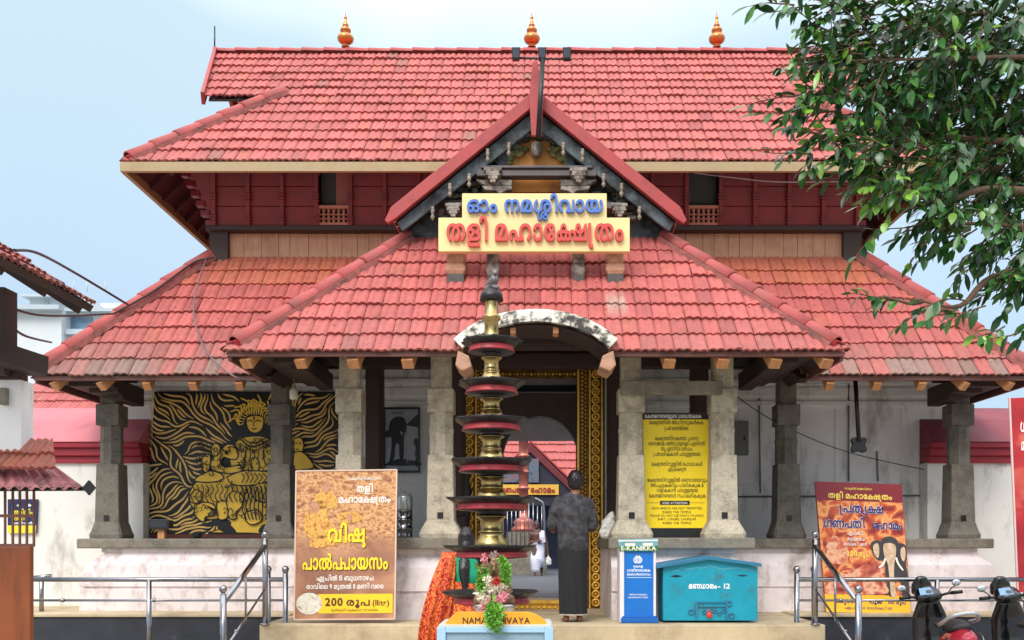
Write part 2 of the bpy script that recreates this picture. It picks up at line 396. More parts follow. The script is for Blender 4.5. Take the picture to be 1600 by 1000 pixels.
def panel(c00, c10, c11, c01, w, h):
    """panel of w x h units with corners top-left, top-right, bottom-right, bottom-left"""
    c00, c10, c11, c01 = map(Vector, (c00, c10, c11, c01)); n = (c10 - c00).cross(c00 - c01).normalized()
    if n.y > 0: n = -n
    def fn(x, y, l=0):
        u, v = x/w, y/h
        return (c00*(1-u) + c10*u)*(1-v) + (c01*(1-u) + c11*u)*v + n*l
    fn.n = n
    return fn
def pprect(mb, fn, x0, y0, x1, y1, l, nx=1, ny=1):
    vs = []; fs = []
    for j in range(ny+1):
        for i in range(nx+1): vs.append(fn(x0+(x1-x0)*i/nx, y0+(y1-y0)*j/ny, l))
    for j in range(ny):
        for i in range(nx): a = j*(nx+1)+i; fs.append((a, a+nx+1, a+nx+2, a+1))
    mb.add(vs, fs)
def pppoly(mb, fn, pts, l, smooth=0):
    if smooth: pts = [(p.x, p.y) for p in catmull([(a, b, 0) for a, b in pts], smooth, True)]
    vs = [fn(a, b, l) for a, b in pts]
    # triangulate robustly
    from mathutils.geometry import tessellate_polygon
    tr = tessellate_polygon([[Vector((a, b, 0)) for a, b in pts]])
    mb.add(vs, [tuple(t) for t in tr])
def ppline(mb, fn, pts, w, l, smooth=5):
    vs, fs = ribbon(pts, w, smooth); mb.add([fn(a, b, l) for a, b in vs], fs)
def slab(mb, fn, w, h, t):
    vs = [fn(0,0,0), fn(w,0,0), fn(w,h,0), fn(0,h,0), fn(0,0,-t), fn(w,0,-t), fn(w,h,-t), fn(0,h,-t)]
    mb.add(vs, [(0,3,2,1),(4,5,6,7),(0,1,5,4),(1,2,6,5),(2,3,7,6),(3,0,4,7)])
def flat(name, rgb, rough=.5, var=.05): return M(name, rgb, rough=rough, var=var, scale=6)

# ------------------------------------------------------------------ organic bodies
def organic(name, chains, mat, parent, voxel=.01, smooth=4, disp=None):
    """one continuous surface: tapered chains [(x,y,z,rx[,ry])...] fused by a voxel remesh"""
    mb = MB()
    for ch in chains:
        pts = [Vector(p[:3]) for p in ch]; n = len(pts); seg = 14; vs = []
        rows = []
        for i in range(n):
            d = (pts[min(i+1,n-1)] - pts[max(i-1,0)]).normalized()
            ref = Vector((1,0,0)) if abs(d.x) < .85 else Vector((0,1,0))
            b = d.cross(ref).normalized(); a = b.cross(d)
            rows.append((pts[i], a, b, d, ch[i][3], ch[i][4] if len(ch[i]) > 4 else ch[i][3]))
        full = []
        p, a, b, d, rx, ry = rows[0]
        for t in (.05, .4, .75): q = math.cos(math.pi/2*(1-t)); full.append((p - d*min(rx,ry)*math.cos(math.pi/2*t), a, b, rx*math.sin(math.pi/2*t), ry*math.sin(math.pi/2*t)))
        for r in rows: full.append((r[0], r[1], r[2], r[4], r[5]))
        p, a, b, d, rx, ry = rows[-1]
        for t in (.75, .4, .05): full.append((p + d*min(rx,ry)*math.cos(math.pi/2*t), a, b, rx*math.sin(math.pi/2*t), ry*math.sin(math.pi/2*t)))
        for p, a, b, rx, ry in full:
            for k in range(seg): w = 2*math.pi*k/seg; vs.append(p + a*(rx*math.cos(w)) + b*(ry*math.sin(w)))
        m = len(full)
        mb.add(vs, [(i*seg+k, i*seg+(k+1) % seg, (i+1)*seg+(k+1) % seg, (i+1)*seg+k) for i in range(m-1) for k in range(seg)] + [tuple(range(seg-1,-1,-1)), tuple((m-1)*seg+k for k in range(seg))], True)
    o = bpy.data.objects.new(name, mb.mesh(name)); COL.objects.link(o)
    r = o.modifiers.new('r', 'REMESH'); r.mode = 'VOXEL'; r.voxel_size = voxel; r.use_smooth_shade = True
    s = o.modifiers.new('s', 'SMOOTH'); s.factor = .5; s.iterations = smooth
    bpy.context.view_layer.update()
    me = bpy.data.meshes.new_from_object(o.evaluated_get(bpy.context.evaluated_depsgraph_get()))
    bpy.data.objects.remove(o)
    if disp:
        for v in me.vertices: v.co = disp(v.co.copy(), v.normal.copy())
    me.polygons.foreach_set('use_smooth', [True]*len(me.polygons))
    me.name = name; me.materials.clear(); me.materials.append(mat)
    return link(bpy.data.objects.new(name, me), parent)

# ------------------------------------------------------------------ tiled roofs
TILE_C = Vector(lin((178,91,86))); TILE_O = Vector(lin((184,104,76))); TILE_W = Vector(lin((140,116,106)))
def roof_slope(bm, e0, e1, t1, t0, rows, tw=.185, seed=1, top_orange=0, wear=0, cut=None, thick=.035, stain=None):
    rnd = random.Random(seed); lay = bm.verts.layers.float_color.get('col') or bm.verts.layers.float_color.new('col')
    e0, e1, t0, t1 = map(Vector, (e0, e1, t0, t1)); u = (e1 - e0).normalized()
    vv = (t0 + t1)/2 - (e0 + e1)/2; vv = vv - u*vv.dot(u); H = vv.length; v = vv / H; n = u.cross(v); L = H / rows
    new = []
    us = [(p - e0).dot(u) for p in (e0, e1, t1, t0)]; umin, umax = min(us), max(us)
    def lim(h):
        a = us[0] + (us[3]-us[0])*h/H; b = us[1] + (us[2]-us[1])*h/H; return a, b
    nc = int((umax-umin)/tw)+1; K = 10
    for r in range(rows):
        a0, b0 = lim(r*L); a1, b1 = lim((r+1.1)*L); lo, hi = min(a0, a1), max(b0, b1)
        for c in range(nc):
            x0 = umin + c*tw + (r % 2)*0; x1 = x0 + tw
            if x1 < lo - .02 or x0 > hi + .02: continue
            wob = noise.noise(Vector((x0*.9, r*1.7, seed))); dl = rnd.uniform(-.006, .008) + .010*wob; dv = rnd.uniform(-.014, .008) + .014*noise.noise(Vector((x0*.5, r*.8, seed+7))); tz = rnd.uniform(-.006, .006)
            if rnd.random() < .015: dl += .012; tz *= 2.2; dv -= .02
            k = rnd.random(); col = TILE_C * rnd.uniform(.86, 1.1) * (1 + .10*wob)
            if top_orange and r >= rows - top_orange: col = col.lerp(TILE_O, rnd.uniform(.5, .95))
            elif k > .96: col = col.lerp(TILE_O, .35)
            elif k < .04: col = col * .82
            w = wear * max(0, 1 - r/2.2) * rnd.random()**.7
            col = col.lerp(TILE_W * rnd.uniform(.75,1.05), min(1, w))
            if k > .992: col = col.lerp(TILE_W*.6, .5)
            bot = []; top = []; lip = []; ltop = []
            for i in range(K+1):
                t = i/K; x = x0 + .002 + (tw-.004)*t
                h = .017*(.5 - .5*math.cos(2*math.pi*(2*t))) ** .8
                if i in (0, K): h -= .006
                pb = e0 + u*x + v*(r*L + dv) + n*(thick + dl + h + tz*(t-.5)*2)
                pt = e0 + u*x + v*((r+1.12)*L) + n*(.004 + h)
                pl = e0 + u*x + v*(r*L + dv + .004) + n*(thick + dl + h - .027)
                bot.append(bm.verts.new(pb)); top.append(bm.verts.new(pt)); lip.append(bm.verts.new(pl)); ltop.append(bm.verts.new(pb))
            for q in bot + top + lip + ltop: q[lay] = (*(stain(q.co, col) if stain else col), 1)
            for i in range(K):
                f = bm.faces.new((bot[i], bot[i+1], top[i+1], top[i])); f.smooth = True; new.append(f)
                new.append(bm.faces.new((lip[i], lip[i+1], ltop[i+1], ltop[i])))
    def clip(p, q, inside):
        nonlocal new
        d = (q - p).normalized(); pn = d.cross(n)
        if pn.dot(inside - p) > 0: pn = -pn
        geom = list({x for f in new for x in f.verts}) + list({x for f in new for x in f.edges}) + new
        res = bmesh.ops.bisect_plane(bm, geom=geom, plane_co=p, plane_no=pn, clear_outer=True)
        new = [g for g in res['geom'] if isinstance(g, bmesh.types.BMFace)]
    mid = (e0+e1+t0+t1)/4
    clip(e0, t0, mid); clip(e1, t1, mid)
    if cut:
        bmesh.ops.delete(bm, geom=[f for f in new if cut(f.calc_center_median())], context='FACES')
def roof_obj(bm, name, parent):
    me = bpy.data.meshes.new(name); bm.to_mesh(me); bm.free(); me.materials.append(mTILE)
    return link(bpy.data.objects.new(name, me), parent)
def caps(mb, a, b, r=.11, ln=.38, seed=3, up=(0,0,1)):
    """overlapping half-round ridge tiles from low end a to high end b"""
    a = Vector(a); b = Vector(b); d = b - a; Ln = d.length; d.normalize(); n = max(1, round(Ln/ln)); ln = Ln/n
    x = d.cross(Vector(up)).normalized(); z = x.cross(d); rnd = random.Random(seed)
    for i in range(n):
        p = a + d*(i*ln - .02); q = a + d*((i+1)*ln + .02); ra = r*rnd.uniform(1.08,1.18); rb = r*.9; j = x*rnd.uniform(-.01,.01); S = 9
        vs = []
        for c, rr in ((p+j, ra), (q+j, rb), (p+j, ra-.022)):
            for k in range(S): w = math.pi*k/(S-1); vs.append(c + x*(math.cos(w)*rr) + z*(math.sin(w)*rr*.85))
        mb.add(vs, [(k, k+1, S+k+1, S+k) for k in range(S-1)] + [(k, k+1, 2*S+k+1, 2*S+k) for k in range(S-1)], True)
# ------------------------------------------------------------------ setting
g = MB(); g.box(-400, 400, -60, 900, -.3, 0); struct(g.build('ground', mGROUND))
FZ = .70
g = MB(); g.box(-3.08, 3.23, 10.7, 12.2, .004, FZ); g.box(-3.08, 3.23, 10.3, 10.7, .004, .47); g.box(-3.08, 3.23, 8.6, 10.3, .004, .24)
struct(g.build('steps', mSTEP, None, .012))
g = MB(); g.box(-12, -3.08, 12.1, 13.0, .004, FZ-.02); g.box(3.23, 12, 12.1, 13.0, .004, FZ-.02); struct(g.build('platform', mBASE))
g = MB(); g.box(-12, -3.09, 12.07, 13.6, FZ-.02, FZ+.02); g.box(3.24, 12, 12.07, 13.6, FZ-.02, FZ+.02); g.box(-3.09, 3.24, 12.2, 13.6, FZ-.02, FZ-.004)
struct(g.build('walkway', mSTEP, None, .01))
g = MB(); g.box(-30, 30, 17.9, 60, .004, FZ-.05); struct(g.build('courtyard', M('courtyard_stone', (82,83,90), rough=.6, var=.2, scale=1.5)))

# ------------------------------------------------------------------ the temple gatehouse
T = thing('temple_gatehouse', 'red tiled temple gatehouse with stone pillars, gabled porch and slanting red wooden upper storey', 'temple', (0, 13.9, FZ))
# walls and plinth
w = MB()
w.box(-6.03, -1.02, 13.9, 14.25, FZ, 4.5); w.box(1.02, 5.95, 13.9, 14.25, FZ, 4.5); w.box(-1.02, 1.02, 13.9, 14.25, 4.25, 4.5)
w.box(-6.03, -5.75, 14.25, 17.5, FZ, 4.5); w.box(5.67, 5.95, 14.25, 17.5, FZ, 4.5)
for z0, z1, p in ((3.60, 3.66, .05), (3.74, 3.86, .035), (3.92, 3.98, .06)):
    w.box(-6.03-.01, -1.0, 13.9-p, 13.9, z0, z1); w.box(1.0, 5.96, 13.9-p, 13.9, z0, z1)
for s in (-1, 1):    # the blind panels of the wall
    for x in (2.95, 4.35, 5.3):
        w.box(s*x-.02, s*x+.02, 13.885, 13.9, 1.7, 3.55)
    w.box(min(s*1.1, s*5.9), max(s*1.1, s*5.9), 13.885, 13.9, 2.45, 2.475)
w.build('wall', mWALL, T, .006)
w = MB(); w.box(-5.75, 5.67, 14.25, 17.4, 4.35, 4.47); w.box(-4.4, 4.4, 13.95, 14.4, 5.3, 7.2); w.box(-4.4, 4.4, 14.4, 16.8, 5.3, 7.7)  # passage ceiling, plus unseen dark core boxes added to block light
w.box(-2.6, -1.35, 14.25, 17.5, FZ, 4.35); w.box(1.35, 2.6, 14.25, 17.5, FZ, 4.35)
w.build('passage_and_light_block', mDARK, T)
w = MB(); w.box(-1.35, 1.35, 13.4, 17.9, FZ-.1, FZ); w.build('passage_floor', M('passage_stone', (96,94,98), rough=.5, var=.2, scale=2), T)
# rear arch to the courtyard
w = MB(); ax = WX(845, 17.6); hw = .70; zs = 3.1; za = 3.92
arc = [(ax - hw*math.cos(math.pi*i/16), zs + (za-zs)*math.sin(math.pi*i/16)) for i in range(17)]
for i in range(16):
    (x0, z0), (x1, z1) = arc[i], arc[i+1]
    w.add([(x0,17.5,z0),(x1,17.5,z1),(x1,17.5,4.35),(x0,17.5,4.35),(x0,17.8,z0),(x1,17.8,z1),(x1,17.8,4.35),(x0,17.8,4.35)], [(0,1,2,3),(7,6,5,4),(0,4,5,1)])
w.box(-1.35, ax-hw, 17.5, 17.8, FZ, 4.35); w.box(ax+hw, 1.35, 17.5, 17.8, FZ, 4.35)
w.build('rear_arch', M('arch_plaster', (176,164,160), rough=.8, var=.12), T)
w = MB(); w.box(-6.03, -1.35, 17.5, 17.8, FZ, 4.5); w.box(1.35, 5.95, 17.5, 17.8, FZ, 4.5); w.islands('rear_wall', mWALL, T)

def plinth_run(mb, x0, x1, yf, side_l=0, side_r=0, yb=13.9):
    prof = [(FZ, .0), (FZ+.30, .0), (FZ+.31, .025), (FZ+.33, .025), (FZ+.34, .0), (FZ+.62, .03), (FZ+.72, .10), (FZ+.78, .14), (FZ+.79, .12), (FZ+.84, .12)]
    for (za, a), (zb, b) in zip(prof[:-1], prof[1:]):
        mb.add([(x0+a*side_l, yf+a, za), (x1-a*side_r, yf+a, za), (x1-b*side_r, yf+b, zb), (x0+b*side_l, yf+b, zb),
                (x0+a*side_l, yb, za), (x1-a*side_r, yb, za), (x1-b*side_r, yb, zb), (x0+b*side_l, yb, zb)], [(0,1,2,3),(4,0,3,7),(1,5,6,2),(7,6,5,4)])
for a in ((-6.0, -2.4, 12.62, 2, 0), (2.4, 6.1, 12.62, 0, 2), (-2.5, -.9, 11.38, 1, 0), (.9, 2.5, 11.38, 0, 1)):
    p = MB(); plinth_run(p, *a); p.build('plinth', mPLINTH, T)
s = MB()
s.box(-6.06, -2.62, 12.66, 13.9, FZ+.84, FZ+.97); s.box(2.62, 6.05, 12.66, 13.9, FZ+.84, FZ+.97)
s.box(-2.6, -.86, 11.36, 13.9, FZ+.84, FZ+.975); s.box(.86, 2.6, 11.36, 13.9, FZ+.84, FZ+.975)
s.islands('stone_ledge', mSTONE, T, .018)
# pillars
LZ = FZ + .97
def pillar(x, y, mat, top, wide=1.0, fl=1.0):
    q = MB(); k = wide; z = LZ + .002
    q.octo(x, y, [(z, .262*k*fl, .03), (z+.05, .268*k*fl, .03), (z+.10, .245*k*fl, .03), (z+.2, .186*k, .01), (z+.215, .178*k, .01), (z+1.0, .162*k, .01)])
    q.octo(x, y, [(z+1.0, .15*k, .088), (z+1.28, .15*k, .088), (z+1.285, .155*k, .09), (z+1.33, .155*k, .09), (z+1.335, .148*k, .088), (z+1.52, .148*k, .088)])
    q.octo(x, y, [(z+1.52, .168*k, .008), (z+1.80, .168*k, .008)])
    q.octo(x, y, [(z+1.80, .13*k, .03), (top, .13*k, .03)])
    o = q.build('pillar', mat, T, .006)
    d = MB(); d.box(x-.035, x+.035, y-.181*k-.006, y-.15*k, z+.235, z+.31); d.build('socket', mBLACK, o)
for px in (175, 440, 1228, 1497): pillar(WX(px, 13.0), 13.0, mSTONED, 4.0, .92, .9)
for px in (548, 690, 985, 1128): pillar(WX(px, 11.72), 11.72, mSTONEB, 4.0, .94)
for px in (586, 714, 962, 1092):
    q = MB(); x = WX(px, 13.2); q.octo(x, 13.2, [(LZ, .15, .03), (LZ+.3, .15, .03), (LZ+.32, .12, .05), (4.3, .12, .05)]); q.build('inner_post', mDWOOD, T)
b = MB(); b.box(-6.1, 6.1, 12.88, 13.12, 3.98, 4.16); b.box(-2.75, 2.75, 11.6, 11.84, 3.98, 4.14); b.box(-2.85, -2.6, 11.84, 13.0, 3.98, 4.14); b.box(2.6, 2.85, 11.84, 13.0, 3.98, 4.14)
b.islands('wall_plate', mDWOOD, T, .01)
b = MB(); b.box(WX(970,11.5), WX(1128,11.5), 11.44, 11.54, WZ(617,11.5), WZ(596,11.5)); b.build('name_beam', mSTONE, T, .01)
# stepped corbels on the corner pillars
for px, y in ((175,13.0),(440,13.0),(1228,13.0),(1497,13.0)):
    x = WX(px, y); k = MB()
    k.box(x-.3, x+.3, y-.2, y+.16, 3.80, 3.92); k.box(x-.46, x+.46, y-.42, y+.16, 3.88, 4.02)
    k.build('corbel', mDWOOD, T, .02)
for s_ in (-1, 1):
    k = MB(); x = s_*3.42
    for i in range(4): k.box(min(s_*2.72, s_*(2.9+.17*i)), max(s_*2.72, s_*(2.9+.17*i)), 11.05-.14*i+.3, 12.9, 3.66+.055*i, 3.72+.055*i)
    k.build('corner_bracket', mDWOOD, T, .01)
    k = MB()
    for i in range(4): k.box(min(s_*5.42, s_*(5.6+.2*i)), max(s_*5.42, s_*(5.6+.2*i)), 12.6-.14*i, 13.3, 3.5+.06*i, 3.565+.06*i)
    k.build('corner_bracket', mDWOOD, T, .01)

for pts in ([(1326,600),(1326,752)],[(1150,776),(1452,774)],[(1186,622),(1188,770)],[(1370,705),(1372,752)]):
    k = MB(); k.tube([W(a, b_, 13.87) for a, b_ in pts], .012, 6); k.build('conduit', M('conduit_paint', (120,118,118), rough=.6), T)
# gilded doorway
DY = 13.42
d = MB(); orn = MB()
xo0, xo1, xi0, xi1 = WX(722,DY), WX(942,DY), WX(760,DY), WX(902,DY); zt, zi = WZ(553,DY), WZ(592,DY)
d.box(xo0, xi0, DY, 13.92, FZ, zt); d.box(xi1, xo1, DY, 13.92, FZ, zt); d.box(xi0, xi1, DY, 13.92, zi, zt)
d.box(xo0-.05, xo1+.05, DY-.07, DY, zt-.05, zt+.04); d.box(xi0, xi1, DY-.05, DY, zi+.09, zi+.13); d.box(xi0, xi1, DY-.03, DY, zi, zi+.035)
for x0, x1, sg in ((xo0, xi0, -1), (xi1, xo1, 1)):
    ctr = x0+.10 if sg < 0 else x1-.10; bead = x1-.07 if sg < 0 else x0+.07
    orn.box(x0, x0+.025, DY-.03, DY, FZ, zt-.06); orn.box(x1-.025, x1, DY-.03, DY, FZ, zt-.06); orn.box((ctr+bead)/2+.0, (ctr+bead)/2+.02, DY-.03, DY, FZ, zt-.06)
    z = FZ+.08
    while z < zt-.15:
        orn.torus((ctr, DY-.012, z), .047, .017, 'y', 14, 6); orn.sphere((ctr, DY-.008, z), .022, 8, 6); z += .118
    z = FZ+.04
    while z < zt-.1:
        orn.sphere((bead, DY-.006, z), .02, 6, 4); orn.sphere((bead+sg*.045, DY-.004, z+.03), .013, 6, 4); z += .055
x = xi0+.03
while x < xi1:
    orn.torus((x, DY-.012, zi+.20), .044, .016); orn.sphere((x+.05, DY-.01, zi+.285), .026, 6, 4); orn.box(x-.028, x-.012, DY-.02, DY, zi+.135, zi+.16); orn.box(x+.012, x+.028, DY-.02, DY, zi+.135, zi+.16); orn.sphere((x, DY-.01, zi+.065), .022, 6, 4); orn.sphere((x+.05, DY-.01, zi+.065), .014, 6, 4); x += .1
df = d.build('door_frame', mGOLDD, T); orn.build('door_ornament', mGOLD, df)
th = MB(); th.box(xi0, xi1, DY-.12, 13.92, FZ-.0, FZ+.115); th.box(xi0, xi1, DY-.16, DY-.12, FZ+.075, FZ+.12); x = xi0+.05
while x < xi1: th.torus((x, DY-.125, FZ+.038), .026, .01); x += .075
th.build('threshold', mGOLD, T)
tm = MB(); tm.box(xo0-.14, xo0-.04, 13.5, 13.9, FZ, 4.3); tm.box(xo1+.03, xo1+.14, 13.5, 13.9, FZ, 4.3); tm.islands('door_pilaster', mWALL, T)
gd = MB()
for px in (728, 957):
    x = WX(px, 13.2); gd.lathe([(.06,LZ),(.07,LZ+.06),(.04,LZ+.1),(.055,LZ+.3),(.085,LZ+.42),(.05,LZ+.52),(.09,LZ+.66),(.04,LZ+.78),(.06,LZ+.86),(.065,LZ+.95),(.02,LZ+1.12)], (x,13.2,0), 12)
gd.islands('carved_guardian', mLBLK, T)

# lower roof, porch roof, upper roof
def arch_z(x): 
    return 3.44 + .59*math.sqrt(max(0, 1 - (min(.8, abs(x))/.80*math.cos(math.pi*.17))**2))
bm = bmesh.new()
YB = 2*15.6
roof_slope(bm, (-6.34,11.9,3.68), (6.34,11.9,3.68), (4.63,13.55,5.617), (-4.63,13.55,5.617), 8, seed=11, top_orange=2, wear=.95, cut=lambda c: abs(c.x) < 3.36 and c.z < 3.72 + (3.46-abs(c.x))*1.017 - .07)
roof_slope(bm, (-6.34,YB-11.9,3.68), (-6.34,11.9,3.68), (-4.63,13.55,5.617), (-4.63,YB-13.55,5.617), 8, seed=12, wear=.6)
roof_slope(bm, (6.34,11.9,3.68), (6.34,YB-11.9,3.68), (4.63,YB-13.55,5.617), (4.63,13.55,5.617), 8, seed=13, wear=.6)
roof_obj(bm, 'lower_roof', T)
bm = bmesh.new()
def lime(co, col):
    for x, z, rx, rz, c in ((.955, 4.45, .15, .17, (176,144,132)), (-.95, 4.56, .12, .06, (176,120,96)), (.5, 4.56, .12, .06, (176,108,88)), (1.75, 4.05, .10, .06, (96,76,72)), (-1.6, 4.3, .08, .05, (110,84,80))):
        d = ((co.x-x)/rx)**2 + ((co.z-z)/rz)**2 + 1.1*noise.noise(co*14)
        if d < 1: return col.lerp(Vector(lin(c)), min(1, (1-d)*2.2))
    return col
roof_slope(bm, (-3.46,10.6,3.72), (3.46,10.6,3.72), (1.69,12.37,5.52), (-1.69,12.37,5.52), 8, seed=21, wear=.3, stain=lime, cut=lambda c: abs(c.x) < .80 and c.y < 11.6 and c.z < arch_z(c.x)+.12)
roof_slope(bm, (-3.46,12.0,3.72), (-3.46,10.6,3.72), (-1.69,12.37,5.52), (-1.69,13.55,5.52), 8, seed=22, wear=.3)
roof_slope(bm, (3.46,10.6,3.72), (3.46,12.0,3.72), (1.69,13.55,5.52), (1.69,12.37,5.52), 8, seed=23, wear=.3)
roof_obj(bm, 'porch_roof', T)
bm = bmesh.new()
roof_slope(bm, (-5.44,12.6,6.61), (5.44,12.6,6.61), (3.84,14.22,8.22), (-3.84,14.22,8.22), 7, seed=31, wear=.15)
roof_slope(bm, (-4.89,14.205,8.205), (4.89,14.205,8.205), (5.17,15.6,9.56), (-5.17,15.6,9.56), 6, seed=32)
roof_slope(bm, (5.17,YB-14.205,8.205), (-5.17,YB-14.205,8.205), (-5.17,15.6,9.56), (5.17,15.6,9.56), 6, seed=33)
roof_slope(bm, (-5.44,YB-12.6,6.61), (-5.44,12.6,6.61), (-3.84,14.22,8.22), (-3.84,YB-14.22,8.22), 7, seed=34)
roof_slope(bm, (5.44,12.6,6.61), (5.44,YB-12.6,6.61), (3.84,YB-14.22,8.22), (3.84,14.22,8.22), 7, seed=35)
roof_obj(bm, 'upper_roof', T)
# soffits, closed underneath the tiles
def plank_quad(mb, a, b, c, d, t=.03):
    a, b, c, d = map(Vector, (a, b, c, d)); n = (b-a).cross(d-a).normalized()
    mb.prism([a, b, c, d], n*t)
s = MB(); o = .085
for sg in (-1,1): plank_quad(s, (sg*6.22,11.98,3.68-o+.07), (sg*3.3,11.98,3.68-o+.07), (sg*1.7,13.57,5.617-o), (sg*4.63,13.57,5.617-o))
plank_quad(s, (-6.22,YB-11.98,3.68-o+.07), (-6.22,11.98,3.68-o+.07), (-4.63,13.57,5.617-o), (-4.63,YB-13.57,5.617-o))
plank_quad(s, (6.22,11.98,3.68-o+.07), (6.22,YB-11.98,3.68-o+.07), (4.63,YB-13.57,5.617-o), (4.63,13.57,5.617-o))
s.islands('lower_soffit', mDWOOD, T)
s = MB(); plank_quad(s, (-6.22,YB-11.98,3.68-o+.07), (6.22,YB-11.98,3.68-o+.07), (4.63,YB-13.57,5.617-o), (-4.63,YB-13.57,5.617-o)); s.build('rear_soffit', M('rear_plaster', (200,186,180), rough=.8), T)
s = MB()
for sg in (-1, 1):
    plank_quad(s, (sg*3.4,10.68,3.72-.02), (sg*.84,10.68,3.72-.02), (sg*.84,12.4,5.46), (sg*1.69,12.4,5.46))
    plank_quad(s, (sg*3.4,10.7,3.70), (sg*3.4,13.0,3.70), (sg*1.69,13.5,5.43), (sg*1.69,12.4,5.43))
plank_quad(s, (-.84,11.5,4.54), (.84,11.5,4.54), (.84,12.4,5.46), (-.84,12.4,5.46))
s.build('porch_soffit', mDWOOD, T)
s = MB()
plank_quad(s, (-5.42,12.66,6.6), (5.42,12.66,6.6), (3.9,14.2,8.18), (-3.9,14.2,8.18))
for sg in (-1, 1): plank_quad(s, (sg*5.42,12.66,6.6), (sg*5.42,YB-12.66,6.6), (sg*3.9,YB-14.2,8.18), (sg*3.9,14.2,8.18))
plank_quad(s, (-5.42,YB-12.66,6.6), (5.42,YB-12.66,6.6), (3.9,YB-14.2,8.18), (-3.9,YB-14.2,8.18))
s.build('upper_soffit', mSOFFIT, T)
g2 = MB()
for sg in (-1, 1): g2.prism([(sg*4.15,14.3,8.0),(sg*4.15,YB-14.3,8.0),(sg*4.15,15.6,9.46)], (-sg*.05,0,0))
for sg in (-1, 1): plank_quad(g2, (sg*4.84,14.22,8.15), (sg*4.1,14.22,8.15), (sg*4.1,15.6,9.50), (sg*5.12,15.6,9.50), .02)
g2.islands('gablet', mDWOOD, T)
# fascia and eaves boards
f = MB(); f.box(-5.44, 5.44, 12.56, 12.62, 6.475, 6.60)
for sg in (-1, 1): f.box(min(sg*5.38,sg*5.44), max(sg*5.38,sg*5.44), 12.62, YB-12.62, 6.47, 6.59)
f.build('eaves_fascia', mFASCIA, T, .004)
f = MB(); f.box(-6.24, -3.36, 11.93, 11.97, 3.635, 3.69); f.box(3.36, 6.24, 11.93, 11.97, 3.635, 3.69)
for sg in (-1, 1): f.box(min(sg*6.2,sg*6.24), max(sg*6.2,sg*6.24), 11.97, YB-11.97, 3.60, 3.67)
for a, c in ((-3.42,-.82), (.82,3.42)): f.box(a, c, 10.63, 10.67, 3.68, 3.735)
for sg in (-1, 1): f.box(min(sg*3.38,sg*3.42), max(sg*3.38,sg*3.42), 10.67, 12.0, 3.64, 3.72)
f.islands('eaves_board', M('eaves_wood', (112,70,62), rough=.6, var=.2), T)
# ridge and hip caps
c = MB(); caps(c, (-5.2,15.6,9.57), (5.2,15.6,9.57), .09, .36, 41); c.build('ridge_tiles', mCAP, T)
HIPS = [((-5.36,12.68,6.70),(-3.76,14.30,8.34)),((5.36,12.68,6.70),(3.76,14.30,8.34)),((-5.36,YB-12.68,6.70),(-3.76,YB-14.30,8.34)),((5.36,YB-12.68,6.70),(3.76,YB-14.30,8.34)),
        ((-6.18,12.0,3.83),(-4.6,13.58,5.69)),((6.18,12.0,3.83),(4.6,13.58,5.69)),((-3.34,10.72,3.85),(-1.66,12.40,5.57)),((3.34,10.72,3.85),(1.66,12.40,5.57))]
for i, (a, b_) in enumerate(HIPS):
    c = MB(); caps(c, a, b_, .10, .40, 50+i)
    o = c.build('hip_tiles', mCAP, T)
    a, b_ = Vector(a), Vector(b_); q = MB(); q.bar(a - Vector((0,0,.05)), b_ - Vector((0,0,.05)), .28, .07); q.build('mortar_bed', mMORTAR, o)
    e = MB(); dd = (b_-a).normalized(); e.bar(a - dd*.05 - Vector((0,0,.03)), a + dd*.01 - Vector((0,0,.03)), .19, .13); e.build('hip_end', M('hip_end_red', (150,30,34), rough=.5), o)
v = MB()
for sg in (-1, 1):
    v.bar((sg*4.91,14.16,8.17), (sg*5.2,15.6,9.58), .05, .18); v.bar((sg*4.91,YB-14.16,8.17), (sg*5.2,15.6,9.58), .05, .18)
v.islands('verge_board', mREDB, T)
v = MB(); v.tube([(-5.2,15.55,9.56),(-5.2,15.55,9.98)], .012); v.tube([(5.2,15.55,9.56),(5.2,15.55,9.98)], .012); v.islands('lightning_rod', mBLACK, T)
# rafters ends
def rafter(x, ye, ze, slope, mat=mRAFT, ln=.9, w_=.10, h_=.12, drop=.10, dx=0):
    q = MB(); a = Vector((x, ye+.09, ze-drop)); q.bar(a, a + Vector((dx, ln, ln*slope)), w_, h_); q.build('rafter', mat, T, .006)
for px in (85,158,230,302,374,1296,1370,1440,1508,1578):
    x = WX(px, 12.0); dx = .0 if 200 < px < 1450 else (.35 if px < 200 else -.35); rafter(x, 11.9, 3.66, 1.17, dx=dx, ln=.6)
for px in (385,470,552,637,1046,1130,1212,1292):
    x = WX(px, 10.7); dx = (837-px)/1500*.7; rafter(x, 10.6, 3.70, 1.0, dx=dx, ln=.75, w_=.13, h_=.12)
for i in range(23):
    x = -5.3 + 10.6*i/22; rafter(x, 12.6, 6.56, 1.0, mSOFFIT, min(.55, max(.12, 5.42-abs(x))), .06, .07, .06)
for i in range(9):
    y = 13.4 + .45*i; q = MB(); q.bar((-5.38,y,6.56), (-4.75,y,7.18), .06, .07); q.bar((5.38,y,6.56), (4.75,y,7.18), .06, .07); q.islands('side_rafter', mSOFFIT, T)
